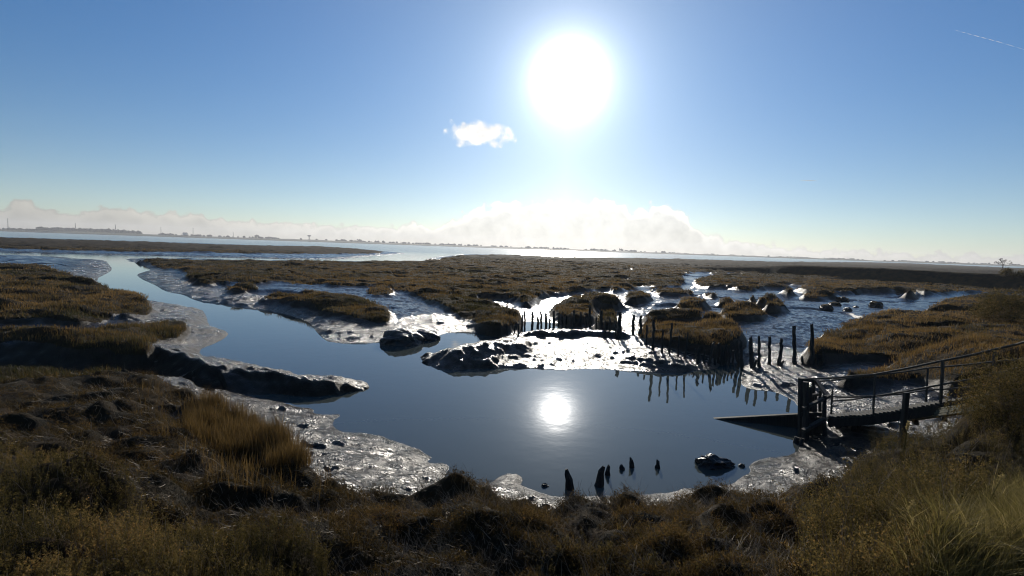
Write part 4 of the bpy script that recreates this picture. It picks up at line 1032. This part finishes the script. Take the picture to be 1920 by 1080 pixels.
leaf_bush('bush', 'tall brown bush at the right edge of the view, where the gangway rails end', 1915, 800, 220, 125, M_scrub, .03, 6000, twig=120)
leaf_bush('bush', 'small dark bush on the sea wall crest, left one of two', 1887, 526, 22, 12, M_scrub, .16, 220, group='small bushes on the sea wall')
leaf_bush('bush', 'small dark bush on the sea wall crest, right one at the edge of the view', 1912, 530, 20, 10, M_scrub, .16, 220, group='small bushes on the sea wall')
def bare_tree():
    D = 235.0; b = W3(1880, 508, D); b[2] = max(b[2] - .4, .3); s = D / F0
    t = thing('bare_tree', 'small leafless tree on the skyline at the far right', 'tree', b)
    rr = random.Random(5); H = W3(1880, 494, D)[2] - b[2]
    m = MB(); m.add(tube([(0, 0, -.3), (.1, 0, H * .3), (.05, 0, H * .5)], [.22, .18, .12], 6)); m.build('trunk', M_stem, t)
    m = MB()
    def grow(p, d, L, r, k):
        q = p + d * L; m.add(tube([p, (p + q) / 2 + np.array([rr.uniform(-.1, .1), 0, rr.uniform(-.1, .1)]) * L, q], [r, r * .8, r * .55], 4, False))
        if k:
            for _ in range(3):
                e = d + np.array([rr.uniform(-.9, .9), rr.uniform(-.6, .6), rr.uniform(-.25, .5)]); grow(q, e / np.linalg.norm(e), L * .72, max(.045, r * .6), k - 1)
    for i in range(7):
        a = rr.uniform(0, 6.28); d = np.array([math.cos(a) * 1.1, math.sin(a) * .6, rr.uniform(.25, 1)]); grow(np.array([.05, 0, H * rr.uniform(.2, .5)]), d / np.linalg.norm(d), H * .34, .09, 3)
    m.build('crown', M_stem, t)
bare_tree()
def stalk(label, bx, by, tx, ty, group='dry grass stalks in the scrub', zlift=0):
    b = hit(bx, by); D = depth(b); tp = W3(tx, ty, D) - b
    t = thing('grass_stalk', label, 'grass stalk', b, group); s = D / F0
    pts = [tp * f + np.array([0, 0, .06 * math.sin(math.pi * f)]) * np.linalg.norm(tp) for f in np.linspace(0, 1, 7)]
    MB().add(tube(pts, [1.0 * s] * 4 + [.8 * s] * 3, 5)).build('stem', M_tall, t).data.attributes.new('tint', 'FLOAT', 'POINT')
    d = pts[-1] - pts[-2]; d /= np.linalg.norm(d); L = np.linalg.norm(tp) * .16
    rg = np.random.default_rng(int(bx)); n = 46; c = pts[-1] + d * rg.uniform(-.6, .5, n)[:, None] * L
    V, F, A = sprigs(c, np.full(n, L * .25), 3, np.full(n, max(.012, 3.2 * s)), rg.uniform(.2, .8, n), np.clip(rg.normal(.85, .1, n), 0, 1), rg, .5)
    link_mesh('seed_head', np_mesh('seed_head', V, F, {'tint': A}, smooth=False), M_tall, t)
stalk('tall pale grass stalk bending right, before the dark scrub in the lower right', 1660, 1075, 1708, 952)
stalk('long straight grass stalk with the highest seed head, near the right edge', 1832, 1000, 1876, 900)
stalk('short slanting grass stalk at the bottom, left of the scrub slope', 1498, 1076, 1521, 1028)
stalk('slim grass stalk leaning right just above the bleached grass', 1740, 1040, 1784, 968)
stalk('bent seed head hanging low over the bleached grass in the bottom right corner', 1748, 1068, 1738, 1008)
stalk('thin dry stalk rising from the scrub right of the tall bending stalk', 1690, 880, 1702, 800)

# ------------------------------------------------------------------ vapour trails high in the sky
def trail(label, pts, w, dashes=False):
    Mv = bpy.data.materials.get('vapour')
    if not Mv:
        q = Mat('vapour'); a = q.n('ShaderNodeBsdfTranslucent'); a.inputs[0].default_value = (.72, .75, .80, 1); Mv = q.done(a.outputs[0])
    D = 9000; m = MB(); P = [W3(x, y, D) for x, y in pts]; s = D / F0; rr = random.Random(8)
    Q = []
    for a, b in zip(P[:-1], P[1:]): Q += [a + (b - a) * f for f in np.linspace(0, 1, 17)[:-1]]
    k = np.arange(len(Q)); rad = np.where((k % 5 < 2) if dashes else (k < 0), .12, 1.0) * np.array([rr.uniform(.5, 1.1) for _ in Q]) * np.sin(np.linspace(.25, 2.9, len(Q)))
    m.add(tube(Q, rad * w * s / 2, 6))
    tag(m.build('vapour_trail', Mv), label, 'vapour trail')
trail('broken dotted vapour trail slanting down in the top right corner of the sky', [(1788, 61), (1825, 72), (1870, 85), (1935, 106)], 1.0, True)
trail('short faint vapour trail low in the sky on the right', [(1500, 335), (1534, 337)], 1.4)

# ------------------------------------------------------------------ haze over the estuary
def build_haze():
    bpy_me = bpy.data.meshes.new('haze'); bm = bmesh.new(); bmesh.ops.create_cube(bm, size=1); bm.to_mesh(bpy_me); bm.free()
    o = link_mesh('haze', bpy_me); o.scale = (9000, 9000, 90); o.location = (0, 0, 40)
    m = Mat('haze_air'); v = m.n('ShaderNodeVolumePrincipled'); v.inputs['Color'].default_value = (.86, .88, .92, 1)
    v.inputs['Density'].default_value = .00016; v.inputs['Anisotropy'].default_value = .35
    m.l(v.outputs[0], m.out.inputs['Volume']); m.m.cycles.homogeneous_volume = True
    bpy_me.materials.append(m.m); tag(o, kind='stuff')
build_haze()
